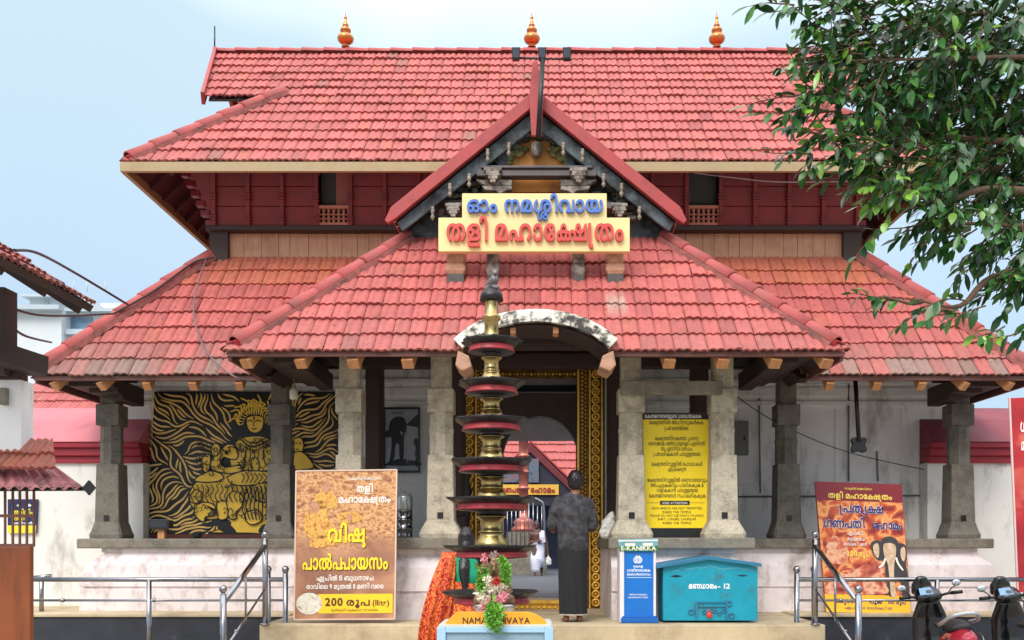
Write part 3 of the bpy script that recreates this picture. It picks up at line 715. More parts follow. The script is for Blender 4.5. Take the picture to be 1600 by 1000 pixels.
# upper storey: plank band, beam, corner posts, slanting red screen
q = MB(); rnd = random.Random(5); x = -4.36
while x < 4.34:
    wd = rnd.uniform(.16, .27); x1 = min(4.35, x+wd); q.box(x+.003, x1-.003, 13.6-rnd.uniform(0,.006), 13.66, 5.45, 6.02); x = x1
q.build('plank_band', mPLANK, T)
q = MB()
for sg in (-1,1): q.box(sg*4.46-.13, sg*4.46+.13, 13.5, 13.76, 5.4, 6.0)
q.islands('corner_post', mDWOOD, T, .01)
q = MB(); q.box(-4.62, 4.62, 13.42, 13.62, 5.99, 6.055)
for sg in (-1,1): q.box(min(sg*4.42,sg*4.62), max(sg*4.42,sg*4.62), 13.62, 17.7, 5.99, 6.055)
q.build('storey_beam', mDWOOD, T, .008)
q = MB(); q.box(-4.6, -4.4, 13.62, 17.6, 5.4, 5.99); q.box(4.4, 4.6, 13.62, 17.6, 5.4, 5.99); q.box(-4.5,4.5,17.5,17.6,5.4,6.6); q.islands('side_wall', mPLANK, T)
def scr(x, t, off=0): return Vector((x*(1 - .03*t), 13.46 - .42*t - off, 6.06 + .95*t))
bx = [4.5 - .478*i for i in range(7)]
WINL, WINR = (-3.07, -2.58), (2.09, 2.57)
xs = sorted([-b_ for b_ in bx] + bx)
q = MB()
for a, c_ in zip(xs[:-1], xs[1:]):
    mid = (a + c_)/2
    if abs(mid) < 1.5: 
        q.prism([scr(a,0), scr(c_,0), scr(c_,1), scr(a,1)], (0,.03,0)); continue
    if WINL[0] < mid < WINL[1] or WINR[0] < mid < WINR[1]: q.prism([scr(a,.88), scr(c_,.88), scr(c_,1), scr(a,1)], (0,.03,0)); continue
    n_ = 4
    for k in range(n_): q.prism([scr(a,k/n_+.004), scr(c_,k/n_+.004), scr(c_,(k+1)/n_-.004, -.012), scr(a,(k+1)/n_-.004, -.012)], (0,.03,0))
q.build('red_screen', mREDW, T)
for b_ in xs:
    if abs(b_) < 1.55: continue
    q = MB(); q.bar(scr(b_,0,.03), scr(b_,1,.03), .055, .06, (0,-1,0))
    for t in (.03,.07,.11,.30,.34,.38): q.bar(scr(b_,t,.035), scr(b_,t+.022,.035), .085, .085, (0,-1,0))
    q.build('screen_batten', mREDW, T, .004)
for sg in (-1, 1):
    q = MB()
    q.prism([(sg*4.52,13.5,6.06),(sg*4.52,17.6,6.06),(sg*4.92,17.9,7.0),(sg*4.92,13.05,7.0)], (-sg*.03,0,0))
    for k in range(8):
        t = k/8; q.box(min(sg*(4.5+.4*t),sg*(4.62+.4*t)), max(sg*(4.5+.4*t),sg*(4.62+.4*t)), 13.46-.42*t-.03, 13.54-.42*t, 6.06+.94*t, 6.06+.94*t+.07)
    q.prism([(sg*4.50,13.47,6.06),(sg*4.37,13.05,7.0),(sg*4.90,13.06,7.0)], (0,.03,0)); q.build('side_screen', mREDW, T)
for x0, x1 in ((-3.066,-2.588),(2.11,2.588)):
    q = MB(); a, c_ = x0+.03, x1-.03
    wn = MB(); wn.prism([scr(a,0,-.14), scr(c_,0,-.14), scr(c_,.9,-.14), scr(a,.9,-.14)], (0,.02,0)); wo_ = wn.build('window', mBLACK, T)  # black sheet stands in for the unlit room behind the opening
    q = MB()
    for t0_, t1_ in ((.0,.03),(.21,.25)): q.prism([scr(a,t0_), scr(c_,t0_), scr(c_,t1_), scr(a,t1_)], (0,-.035,0))
    nb = 6
    for i in range(nb+1):
        xx = a + (c_-a)*i/nb
        for t in (.05,.10,.15,.19): q.sphere(scr(xx, t, .015), .024, 8, 6)
        q.tube([scr(xx,.02,.015), scr(xx,.22,.015)], .011, 6)
    for t in (.08,.135): q.bar(scr(a,t,.015), scr(c_,t,.015), .014, .014)
    q.build('baluster_grille', M('grille_wood', (176,116,92), rough=.55, var=.15), wo_)
    if x0 < 0: q = MB(); q.prism([scr(c_-.19,.25,-.05), scr(c_,.25,-.05), scr(c_,.9,-.05), scr(c_-.19,.9,-.05)], (0,.02,0)); q.build('shutter', M('shutter_wood', (150,84,78), rough=.6), wo_)

# porch gable
GY = 12.0; GS = .815
def gpt(x, dz=0, y=GY): return Vector((x, y, 7.16 - abs(x)*GS + dz))
bm = bmesh.new()
for sg in (-1, 1):
    e = [(sg*1.80, GY-.02, 7.20-1.80*GS), (sg*1.80, 13.5, 7.20-1.80*GS), (0, 13.5, 7.20), (0, GY-.02, 7.20)]
    if sg < 0: roof_slope(bm, e[1], e[0], e[3], e[2], 7, seed=61)
    else: roof_slope(bm, e[0], e[1], e[2], e[3], 7, seed=62)
roof_obj(bm, 'gable_roof', T)
for sg in (-1, 1):
    q = MB(); q.bar(gpt(sg*1.80,.0), gpt(0,.0), .09, .2, (0,-1,0)) if 0 else None
    a, c_ = gpt(sg*1.82, .10, GY-.06), gpt(sg*.0, .10, GY-.06); a2, c2 = gpt(sg*1.82, -.09, GY-.06), gpt(0, -.09, GY-.06)
    tip = [gpt(sg*1.80,.10,GY-.06), Vector(gpt(sg*1.88,.0,GY-.06)), Vector(gpt(sg*1.84,-.07,GY-.06)), gpt(sg*1.74,-.09,GY-.06)]
    q = MB(); q.prism([c_] + tip + [c2], (0,.08,0)); q.build('barge_board', mREDB, T, .008)
    q = MB(); q.prism([gpt(0,-.10,GY+.06), gpt(sg*1.74,-.10,GY+.06), gpt(sg*1.68,-.27,GY+.06), gpt(0,-.32,GY+.06)], (0,.06,0)); q.build('rake_band', mSLATE, T, .01)
q = MB(); plank_quad(q, (-1.75,GY+.02,5.65), (0,GY+.02,7.08), (0,13.6,7.08), (-1.75,13.6,5.65), .02); plank_quad(q, (0,GY+.02,7.08), (1.75,GY+.02,5.65), (1.75,13.6,5.65), (0,13.6,7.08), .02); q.build('gable_soffit', mDWOOD, T)
q = MB(); q.prism([(-1.7,12.42,5.45),(1.7,12.42,5.45),(1.7,12.42,5.6),(0,12.42,7.08),(-1.7,12.42,5.6)], (0,.06,0)); q.build('gable_wall', mSLATE, T)
PY = 12.3
def GP(px, py, y=PY): return W(px, py, y)
q = MB(); q.prism([GP(*p) for p in ((778,300),(895,300),(895,262),(884,236),(866,216),(838,207),(810,216),(792,236),(778,262))], (0,.1,0)); q.build('ochre_panel', mOCHRE, T)
q = MB()
arc = [GP(838-62*math.cos(math.pi*i/14), 262-62*math.sin(math.pi*i/14), 12.2) for i in range(15)]
for i in range(14):
    a, c_ = arc[i], arc[i+1]; ctr = GP(838,262,12.2)
    a2 = a + (ctr-a)*.2; c2 = c_ + (ctr-c_)*.2; bump = .05 if i % 2 else .0
    q.prism([a, c_, c2 + (ctr-c_)*bump, a2 + (ctr-a)*bump], (0,.14,0))
q.build('niche_arch', mSLATE, T, .01)
rnd = random.Random(8); q = MB()
for sg in (-1, 1):
    for k in range(60):
        t = rnd.random(); px = 838 + sg*(22 + 34*t + rnd.uniform(-7,7)); py = 232 + 26*t*rnd.uniform(.4,1.2) + rnd.uniform(-6,6)
        q.sphere(GP(px, py, 12.26), rnd.uniform(.015,.05), 7, 5, (1.3,.7,.8))
[q.sub([k for k, f in enumerate(q.f) if (sum(q.v[i][0] for i in f) > 0) == (sg > 0)]).build('leaf_carving', mMOSS, T) for sg in (-1, 1)]
q = MB()
for sg in (-1, 1):
    for k in range(14):
        a = .3 + 1.2*k/13; q.sphere(GP(838+sg*46*math.cos(a), 228-16*math.sin(a)*1.2, 12.22), .06, 8, 6, (1.2,.7,.7))
q.build('crest_carving', mCARVE, T)
q = MB(); q.tube([GP(838,225,12.2), GP(838,245,12.2)], [.08,.06]); q.build('crest_boss', mCARVE, T)
q = MB(); q.box(WX(745,12.1), WX(932,12.1), 12.05, 12.2, WZ(277,12.1), WZ(267,12.1)); q.box(WX(752,12.1), WX(925,12.1), 12.02, 12.2, WZ(266,12.1), WZ(262,12.1))
q.box(WX(700,12.1), WX(976,12.1), 12.05, 12.2, WZ(328,12.1), WZ(318,12.1)); q.build('gable_beam', M('gable_beam_paint', (92,84,86), rough=.5, var=.3, scale=8), T, .008)
for px, py, s_ in ((770,262,1),(904,262,1),(708,318,.9),(968,318,.9)):
    q = MB(); y = 11.98; k = .0085*s_
    for i, (hw_, h_) in enumerate(((13,5),(10,4),(11,3),(7,5),(4,5))):
        z1 = WZ(py,y) - sum((5,4,3,5,5)[:i])*k; q.box(WX(px,y)-hw_*k, WX(px,y)+hw_*k, y-.02, y+.16-.02*i, z1-h_*k, z1)
    q.build('corbel_block', mCARVE, T, .006)
for px, py in ((762,236),(733,275),(703,290),(676,326),(910,236),(943,275),(971,290),(999,326),(795,226),(880,226)):
    q = MB(); k = .0058; z = WZ(py, 11.98); x = WX(px, 11.98)
    q.lathe([(.001,-26*k),(4*k,-21*k),(5*k,-17*k),(2.2*k,-13*k),(3*k,-11*k),(4.2*k,-8*k),(4.2*k,-2*k),(3*k,0)], (x,11.98,z), 10)
    q.box(x-3*k, x+3*k, 11.96, 12.1, z, z+4*k); q.build('pendant', M('pendant_paint', (142,130,114), rough=.5, var=.35, scale=20, dirt=(70,50,44), damt=.8, dscale=14), T)
for sg in (-1, 1):
    q = MB(); xa = 838 + sg*55
    pts = [(xa-sg*17,290),(xa+sg*30,290),(xa+sg*26,296),(xa+sg*8,298),(xa+sg*2,303),(xa-sg*6,298),(xa-sg*17,296)]
    q.prism([W(a_, b_, 12.05) for a_, b_ in pts], (0,.1,0)); q.prism([W(838+sg*a_, b_, 12.1) for a_, b_ in ((38,280),(95,280),(80,290),(38,290))], (0,.1,0)); q.build('bracket', mCARVE, T, .01)
q = MB(); a, c_ = W(836,96,11.86), W(838,212,11.86); q.prism([a+Vector((-.03,0,0)), a+Vector((.03,0,0)), W(842,150,11.86)+Vector((.06,0,0)), c_+Vector((.06,0,0)), c_+Vector((-.06,0,0)), W(833,150,11.86)+Vector((-.05,0,0))], (0,.06,0)); q.build('gable_spike', mREDB, T, .008)
rnd = random.Random(23)
for sg in (-1, 1):
    q = MB()
    for k in range(70):
        dx_ = rnd.uniform(52, 150); top_ = 172 + dx_*.80 + 16; py = rnd.uniform(top_, min(342, top_ + 90)); px = 838 + sg*dx_; p = W(px, py, 12.30 + rnd.uniform(-.05,.04)); r = rnd.uniform(.018,.05)
        if rnd.random() < .5: q.sphere(p, r, 7, 5, (1.2,.8,.9))
        else: q.box(p.x-r*1.4, p.x+r*1.4, p.y-.05, p.y+.1, p.z-r*.5, p.z+r*.5)
    q.build('relief_carving', mCARVE if 0 else M('dark_relief', (112,110,96), rough=.7, var=.4, scale=14, dirt=(46,48,46), damt=.9, dscale=7, dlo=.42, dhi=.6, bump=.4), T)
# carved stubs under the sign
for px, wd in ((712,1.2),(770,.8),(904,.8),(961,1.15)):
    x = WX(px, 11.62); q = MB(); k = .09*wd; y = 11.68
    q.octo(x, y, [(4.66,k*.95,.005),(4.86,k*.95,.005)]); o = q.build('stub', M('stub_base', (88,84,82), rough=.8, var=.4, scale=30), T)
    q = MB(); q.octo(x, y, [(4.86,k*.9,.01),(4.9,k*1.1,.01),(4.97,k*1.1,.02),(5.0,k*.85,.02),(5.04,k*1.08,.02),(5.12,k*1.0,.02),(5.16,k*.8,.02),(5.3,k*.8,.02)]); q.build('stub_carving', mCARVE if wd < 1 else M('stub_wood', (186,140,112), rough=.7, var=.3, scale=15), o)
# weathered arch over the entrance
def arch_mesh(mb, r0, r1, y0, y1, n=26):
    def pt(i, dr, y):
        a = math.pi*(.17 + .66*i/n); x = -(.80)*math.cos(a)/math.cos(math.pi*.17); z = 3.44 + .59*math.sin(a); nx, nz_ = -math.cos(a)*.55, math.sin(a)
        l = math.hypot(nx, nz_); return (x + nx/l*dr, y, z + nz_/l*dr)
    vs = []
    for i in range(n+1): vs += [pt(i,r0,y0), pt(i,r1,y0+.03), pt(i,r1,y1), pt(i,r0,y1)]
    fs = []
    for i in range(n):
        for k in range(4): fs.append((i*4+k, i*4+(k+1) % 4, (i+1)*4+(k+1) % 4, (i+1)*4+k))
    fs += [(0,1,2,3), tuple(n*4+k for k in (3,2,1,0))]
    mb.add(vs, fs, False)
mARCH = M('weathered_lime', (214,208,196), rough=.9, var=.2, scale=8, dirt=(44,40,36), damt=.95, dscale=7, dlo=.46, dhi=.58, bump=.6, bscale=25)
q = MB(); arch_mesh(q, .0, .115, 10.46, 11.2); arch_mesh(q, .115, .15, 10.5, 11.2)
q.build('entrance_arch', mARCH, T)
q = MB(); arch_mesh(q, -.03, -.004, 10.52, 11.2); q.build('shaded_arch_lining', mDWOOD, T)  # lining coloured dark to carry the shade under the arch
for sg in (-1, 1):
    q = MB(); x = sg*.83
    q.prism([(x-sg*.10,10.5,3.66),(x+sg*.02,10.5,3.72),(x+sg*.05,10.5,3.56),(x-sg*.02,10.5,3.49),(x-sg*.13,10.5,3.54)], (0,.5,0)); q.build('arch_foot', M('arch_foot_paint', (182,138,114), rough=.7, var=.25, dirt=(84,62,50), damt=.7, dscale=6), T, .012)
for px in (802, 868):
    q = MB(); q.box(WX(px,10.7)-.03, WX(px,10.7)+.03, 10.55, 10.75, 3.92, 4.0); q.build('arch_peg', mRAFT, T)
q = MB(); q.box(-.95,.95,11.45,11.5,3.98,4.14); 
for i in range(17): q.sphere((-.8+.1*i, 11.42, 4.06), .03, 8, 6)
q.build('porch_lintel', mDWOOD, T)
# finials
for px in (540, 831, 1120):
    q = MB(); x = WX(px, 15.6); k = .0104
    q.lathe([(.05,0),(.07,.01),(.035,.03),(.03,.05),(.07,.06),(.12,.10),(.135,.145),(.12,.19),(.06,.225),(.045,.235),(.08,.25),(.088,.28),(.08,.305),(.04,.33),(.034,.345),(.05,.355),(.045,.37),(.02,.45),(.018,.47),(.026,.475),(.026,.49),(.012,.50),(.004,.58)], (x,15.6,9.66), 20)
    q.build('finial', mCOPPER, T)
# cable conduit on the left roof hip and lamps' wiring are separate things further down
# ------------------------------------------------------------------ name board on the gable
SY = 11.42
S = thing('name_board', 'stepped cream board with blue and red raised letters below the porch gable', 'sign', (0, SY, 5.1))
def sgn(x, y, l=0): p = W(x, y, SY); p.y -= l; return p
mb = MB()
poly = [(685,393),(984,393),(984,340),(948,340),(948,302),(722,302),(722,340),(685,340)]
mb.prism([sgn(*p) for p in poly], (0,.1,0))
mb.build('board', M('sign_cream', (240,214,150), rough=.45, var=.03, scale=2), S, .006)
mbr = MB()
for px in (712, 961, 770, 904): mbr.bar(W(px,380,SY+.1), W(px,372,SY+.1)+Vector((0,.62,0)), .05, .05)
mbr.build('support_bar', mBLACK, S)
mb = MB(); write(mb, 'ഓം നമSിവായ', sgn, 836, 333, 33, 212, bold=.022, depth=.05, lift=.002)
mb.build('blue_lettering', flat('sign_blue', (74,116,196), .45), S, label='raised blue upper line of letters')
mb = MB(); write(mb, 'തളി മഹാേKRതം', sgn, 836, 377, 44, 276, bold=.024, depth=.05, lift=.002)
mb.build('red_lettering', flat('sign_red', (206,72,66), .45), S, label='raised red lower line of letters')

# floodlight mast
F = thing('floodlight_mast', 'leaning dark pole with three floodlights on a crossbar above the gable', 'floodlight', W(841,212,11.74))
mb = MB(); mb.tube([W(841,214,11.74), W(848,92,11.7)], .032, 10); mb.build('pole', mBLACK, F)
mb = MB(); mb.tube([W(800,90,11.7), W(893,93,11.7)], .012, 8); mb.tube([W(848,92,11.7), W(848,86,11.7)], .02, 8); mb.build('crossbar', mBLACK, F)
for px in (806, 847, 886):
    mb = MB(); c = W(px, 83, 11.66); hx = .052
    mb.prism([c+Vector((-hx,0,.075)), c+Vector((hx,0,.075)), c+Vector((hx*.8,.02,-.06)), c+Vector((-hx*.8,.02,-.06))], (0,.07,0)); mb.tube([c+Vector((0,.04,-.06)), W(px,91,11.7)], .012, 6)
    o = mb.build('floodlight', mBLACK, F, .006)
    mb = MB(); mb.prism([c+Vector((-hx*.8,-.004,.06)), c+Vector((hx*.8,-.004,.06)), c+Vector((hx*.64,.012,-.045)), c+Vector((-hx*.64,.012,-.045))], (0,.003,0)); mb.build('lens', M('lens_glass', (60,68,78), rough=.15), o)

# ------------------------------------------------------------------ the mural
MY = 13.80
mural = thing('mural_panel', 'large black and gold mural panel of a seated deity among swirling flames', 'mural', (WX(381,MY), MY, LZ))
def mu(x, y, l=0): p = W(220 + x/4, 600 + y/4, MY); p.y -= l; return p
mb = MB(); mb.prism([mu(85,48), mu(1240,48), mu(1240,945), mu(45,945)], (0,.05,0))
GRD = mb
mGL = flat('mural_gold', (255,208,72), .5, .1); mBL = flat('mural_black', (20,20,24), .5)
GOLD = MB(); BLK = MB(); LV = [0]
def shape(pts, halo=1.0, sm=4, line=8):
    LV[0] += 1; l = .003 + .0022*LV[0]
    pppoly(GOLD, mu, pts, l, sm)
    ppline(BLK, mu, pts + pts[:1], line, l + .001, sm)
def line(pts, w=7): ppline(BLK, mu, pts, w, .07, 5)
def blk(pts, l=.002): pppoly(BLK, mu, pts, l, 4)
# flame lines flowing out of the figures
FL = MB(); occ = {}; rf = random.Random(77)
def fig(x, y): return (((x-620)/250)**2 + ((y-640)/290)**2 < 1) or (((x-715)/150)**2 + ((y-260)/190)**2 < 1)
def fang(x, y):
    cx_, cy_ = 690, 560 + .25*(y-560)
    a = math.atan2(y-cy_, x-cx_)
    n1 = noise.noise(Vector((x/190, y/190, 3.1))); n2 = noise.noise(Vector((x/80, y/80, 9.7)))
    return a + 2.3*n1 + 1.0*n2
def near(x, y, d, me_):
    i, j = int(x//20), int(y//20)
    for u in range(i-2, i+3):
        for v in range(j-2, j+3):
            for (p, q, w_) in occ.get((u, v), ()):
                if w_ != me_ and (p-x)**2 + (q-y)**2 < d*d: return True
    return False
def inside(x, y): return 62 < x + (y-48)*.045 and x < 1232 and 56 < y < 938
nl = 0
for trial in range(3200):
    x, y = rf.uniform(50,1235), rf.uniform(52,940)
    if not inside(x, y) or fig(x, y) or near(x, y, 20, -1): continue
    nl += 1; pts = [(x, y)]
    for sgn_ in (1, -1):
        px_, py_ = x, y; ext = []
        for k in range(46):
            a = fang(px_, py_); px_ += 9*sgn_*math.cos(a); py_ += 9*sgn_*math.sin(a)
            if not inside(px_, py_) or fig(px_, py_) or near(px_, py_, 14.5, nl): break
            if k > 8 and any((p-px_)**2 + (q-py_)**2 < 120 for p, q in ext[:-8]): break
            ext.append((px_, py_))
        pts = pts + ext if sgn_ > 0 else ext[::-1] + pts
    for p in pts: occ.setdefault((int(p[0]//20), int(p[1]//20)), []).append((p[0], p[1], nl))
    if len(pts) > 5:
        m_ = len(pts); ppline(FL, mu, pts, [3 + 8.5*min(1, 5*i/m_, 5*(m_-1-i)/m_) for i in range(m_)], .002, 0)
nf_ = len(GRD.f); GRD.add(FL.v, FL.f); gob = GRD.build('painted_ground', flat('mural_ground', (20,20,26), .45), mural); gob.data.materials.append(flat('mural_flame', (240,196,110), .5, .1))
gob.data.polygons.foreach_set('material_index', [0]*nf_ + [1]*(len(gob.data.polygons)-nf_))
# lower pool, seat and cloth
shape([(420,930),(560,880),(520,840),(420,845),(330,780),(300,700),(350,610),(450,560),(620,540),(800,560),(840,640),(830,760),(820,900),(760,935),(680,932)])
blk([(500,850),(560,880),(600,930),(540,935),(480,900)], .008); blk([(740,930),(760,880),(830,870),(840,932)], .008)
# halo of hair and flames about the head
blk([(590,330),(640,200),(660,90),(720,60),(790,90),(810,200),(840,330),(720,345)], .0045)
for k in range(15):
    a = math.pi*(.02 + .96*k/14); x0, y0 = 712 + 66*math.cos(a), 250 - 66*math.sin(a); r = 150 + 22*math.sin(k*2.3)
    ppline(GOLD, mu, [(x0,y0), (712+95*math.cos(a+.16), 244-100*math.sin(a+.16)), (712+125*math.cos(a-.14), 240-128*math.sin(a-.14)), (712+r*math.cos(a+.1), 236-r*math.sin(a+.1))], [5,11,9,3], .016)
for k in range(7): ppline(GOLD, mu, [(668+14*k,196-3*k%9),(662+16*k,160-(k%3)*12),(680+11*k,122-(k%4)*9)], 8, .017)
rq = random.Random(17)
# torso, arms, necklaces
shape([(600,360),(660,330),(770,330),(838,380),(840,470),(800,540),(640,545),(600,480)])
shape([(560,420),(610,350),(660,380),(650,470),(640,540),(600,560),(560,500)])
shape([(690,470),(720,460),(740,490),(735,540),(700,540)])
shape([(770,400),(830,390),(840,470),(780,500)])
for y in (350,372,396): line([(645,y-10),(690,y+18),(740,y+18),(790,y-10)])
for x in (660,690,715,740,770): line([(x,420),(x+6,450),(x-4,480)])
# crossed legs
shape([(540,580),(640,545),(760,545),(830,560),(838,590),(760,620),(660,635),(570,625)])
for k in range(6): line([(640+26*k,560),(655+28*k,585),(640+26*k,620)])
shape([(690,640),(760,620),(838,640),(838,720),(760,740),(700,700)])
for k in range(8): line([(640+24*k,640),(660+22*k,700),(640+26*k,770),(670+20*k,850)], 8)
# head
shape([(664,210),(715,196),(765,210),(770,250),(755,290),(716,308),(680,292),(663,252)])
line([(676,238),(694,230),(708,240)]); line([(724,240),(740,230),(758,238)]); line([(716,240),(712,262),(720,268)], 5); line([(700,280),(716,286),(732,280)]); line([(716,205),(716,228)], 9)
# elephant headed figure at the left and attendants
shape([(500,420),(540,380),(590,385),(612,430),(600,470),(560,470),(520,460),(505,500),(540,520),(620,510),(640,540),(560,560),(470,545),(440,520),(450,470)])
line([(520,410),(545,425),(570,412)]); line([(520,440),(505,470),(515,505),(540,515)], 10); line([(560,395),(600,400),(610,440)], 6)
shape([(360,580),(430,545),(500,560),(520,590),(480,610),(400,615),(340,605)])
shape([(440,400),(470,370),(500,395),(490,440),(455,450)])
shape([(385,470),(410,440),(440,450),(430,540),(395,545)])
# animals below
shape([(340,760),(390,740),(440,745),(470,770),(460,820),(410,830),(400,860),(370,850),(340,810)])
shape([(310,700),(350,660),(390,690),(370,740),(320,740)])
shape([(545,700),(590,670),(640,700),(640,760),(600,800),(600,840),(560,840),(540,770)])
shape([(480,740),(530,730),(550,790),(540,840),(490,840)]); shape([(660,800),(740,790),(760,850),(700,880),(660,850)])
for k in range(16):
    x = 330 + 30*k; line([(x,630),(x+14,665),(x-6,700),(x+12,740)], 7)
for k in range(7): line([(420+8*k,760+4*k),(450+6*k,790),(430+10*k,820)], 5)
for k in range(150):    # fine folds, ornaments and hair in the figures
    x, y = rq.choice([(rq.uniform(330,820), rq.uniform(600,830)), (rq.uniform(600,820), rq.uniform(350,540)), (rq.uniform(360,560), rq.uniform(380,560))]); r = rq.uniform(8,22); a = rq.uniform(0,6.3)
    line([(x,y),(x+r*math.cos(a),y+r*math.sin(a)),(x+r*1.3*math.cos(a+.9),y+r*1.3*math.sin(a+.9)),(x+r*1.2*math.cos(a+1.7),y+r*1.2*math.sin(a+1.7))], rq.uniform(4,6.5))
# second figure at the right of the pillar
shape([(962,345),(1000,335),(1022,370),(1015,420),(980,430),(962,410)]); shape([(962,430),(1010,425),(1060,470),(1085,520),(1040,535),(962,530)])
line([(970,375),(985,370)]); line([(995,372),(1010,376)]); line([(975,410),(995,412)]); 
GOLD.build('gold_figures', mGL, mural); BLK.build('black_linework', mBL, mural)
mb = MB()
for a, b in (((60,945),(1240,945)),): mb.bar(mu(a[0],a[1]+6,.02), mu(b[0],b[1]+6,.02), .03, .05)
mb.build('bottom_rail', M('rail_brown', (96,44,34), rough=.6), mural)
# lamps on the ledge in front of the mural
o = thing('spotlight', 'black box spotlight on a small wooden block at the left end of the mural ledge', 'spotlight', W(252,838,12.95))
c = W(252,820,12.95); mb = MB(); mb.box(c.x-.13,c.x+.13,c.y-.09,c.y+.09,c.z-.05,c.z+.06); mb.box(c.x-.14,c.x+.14,c.y-.1,c.y-.09,c.z-.06,c.z+.07); mb.build('housing', mBLACK, o, .01)
mb = MB(); mb.box(c.x-.03,c.x+.06,c.y-.05,c.y+.05,LZ+.002,c.z-.05); mb.build('block', mRAFT, o)
mb = MB(); mb.box(c.x-.11,c.x+.11,c.y-.106,c.y-.1,c.z-.035,c.z+.045); mb.build('lens', M('spot_lens', (48,54,60), rough=.12), o)
o = thing('ledge_lamp', 'small black lamp lying on the ledge below the middle of the mural', 'lamp', W(308,838,13.1))
c = W(308,836,13.1); mb = MB(); mb.octo(c.x, c.y, [(LZ+.002,.03,.01),(LZ+.03,.05,.01),(LZ+.08,.055,.012),(LZ+.085,.03,.01)]); mb.build('housing', mBLACK, o); mb = MB(); mb.tube([(c.x+.05,c.y,LZ+.01),(c.x+.3,c.y-.02,LZ+.008),(c.x+.7,c.y+.03,LZ+.008)], .006, 6); mb.build('cable', mBLACK, o)

# framed photograph on the wall
PYY = 13.82
o = thing('framed_photograph', 'black framed monochrome photograph of an elephant with a man standing beside it', 'picture', W(628,737,PYY))
fn = panel(W(599,637,PYY-.03), W(656,637,PYY-.03), W(656,738,PYY), W(599,738,PYY), 212, 380)
mb = MB(); slab(mb, fn, 212, 380, .03); mb.build('print', M('photo_paper', (150,156,166), rough=.35, var=.2, scale=6), o)
mb = MB()
for a in ((0,0,212,8),(0,372,212,380),(0,0,8,380),(204,0,212,380)): pprect(mb, fn, *a, .012)
fr = MB()
for a, b in (((4,0),(4,380)),((208,0),(208,380)),((0,4),(212,4)),((0,376),(212,376))): fr.bar(fn(*a,.004), fn(*b,.004), .03, .03)
fr.build('frame', mBLACK, o)
mb = MB(); E = lambda pts, l=.004: pppoly(mb, fn, pts, l, 4)
E([(40,80),(70,55),(110,55),(132,85),(135,130),(120,170),(118,290),(95,300),(90,215),(70,225),(62,300),(25,335),(40,290),(48,180),(15,175),(14,140),(30,130)])
E([(135,100),(160,75),(205,40),(205,110),(170,110)]); E([(12,330),(100,300),(205,318),(205,340),(12,340)]); E([(176,200),(200,190),(200,330),(190,335)])
write(mb, 'തളി', fn, 80, 35, 18, 80, lift=.004); mb.build('dark_figure', flat('photo_dark', (26,30,40), .4), o)
mb = MB(); E([(148,135),(160,122),(170,135),(168,155),(188,170),(190,240),(186,330),(135,330),(140,240),(122,215),(132,170),(150,155)]); E([(98,140),(112,145),(108,160)], .006); E([(20,250),(50,240),(44,320),(14,330)], .003); mb.build('pale_figure', flat('photo_pale', (160,166,174), .4), o)

# ------------------------------------------------------------------ yellow notice board
NY = 11.85
o = thing('notice_board', 'yellow notice board with black heading standing between the two right porch pillars', 'notice board', W(1056,826,NY))
fn = panel(W(1004,645,NY), W(1107,645,NY), W(1108,825,NY-.02), W(1008,825,NY-.02), 100, 180)
mb = MB(); slab(mb, fn, 100, 180, .03); mb.build('board', flat('notice_yellow', (255,222,26), .4, .03), o)
mb = MB(); pprect(mb, fn, 0, 0, 100, 10.5, .003); pprect(mb, fn, 24, 137.5, 70, 144, .003); pprect(mb, fn, 4, 140.4, 94, 140.9, .0025)
for s_, y, w_ in (('േKRതതിൽ അഹിനദുകൾകക',18,82),('RപേവശനമിലO',27,36),('േKRതതിനകതത പാനറ',43,66),('ൈസജാമ ഷർടട ലുങകി ചുരിദാർ',51,86),('തു എനനിവ ധരിചച',59,48),('Rപേവശികകാൻ പാടുളളതലO',67.5,72),('േKRതതിനുളളിൽ േഫാടടാകൾ',83,78),('എടുകകരുത',91,28),('േKRതതിനുളളിൽ ൈസവരയവും',108,92),('അചചടകകവും പാലികകുക &',116,82),('വിളികകാൻ പാടുളളതലO',124,64),('ഭകതജനങങൾ സഹകരികകുക',132.5,88)):
    write(mb, s_.replace('O','ല'), fn, 51, y, 9, w_, lift=.003, bold=.006)
for s_, y, w_ in (('NON HINDUS ARE NOT PERMITTED',149,78),('INSIDE THE TEMPLE',155,44),('PLEASE DO NOT USE PANTS, PAJAMAS',160.5,82),('SHIRT, LUNGIES, CHURIDAR',166,60),('INSIDE THE TEMPLE',172,44)):
    write(mb, s_, fn, 50, y+2, 5.2, w_, eng=True, lift=.003)
mb.build('black_lettering', flat('notice_black', (36,28,20), .5), o)
mb = MB(); write(mb, 'ഭകതജനങങളുെട RശദധയKക', fn, 46, 8.2, 9, 86, lift=.0065, bold=.01); write(mb, 'KIND ATTENTION', fn, 47, 142.8, 5, 38, eng=True, lift=.0065, bold=.01)
mb.build('white_lettering', flat('notice_white', (236,232,224), .5), o)
mb = MB()
c0 = fn(2,180,-.02); mb.box(c0.x, fn(98,180).x, NY-.03, NY+.12, LZ+.006, c0.z-.004); mb.build('stand', mBLACK, o)

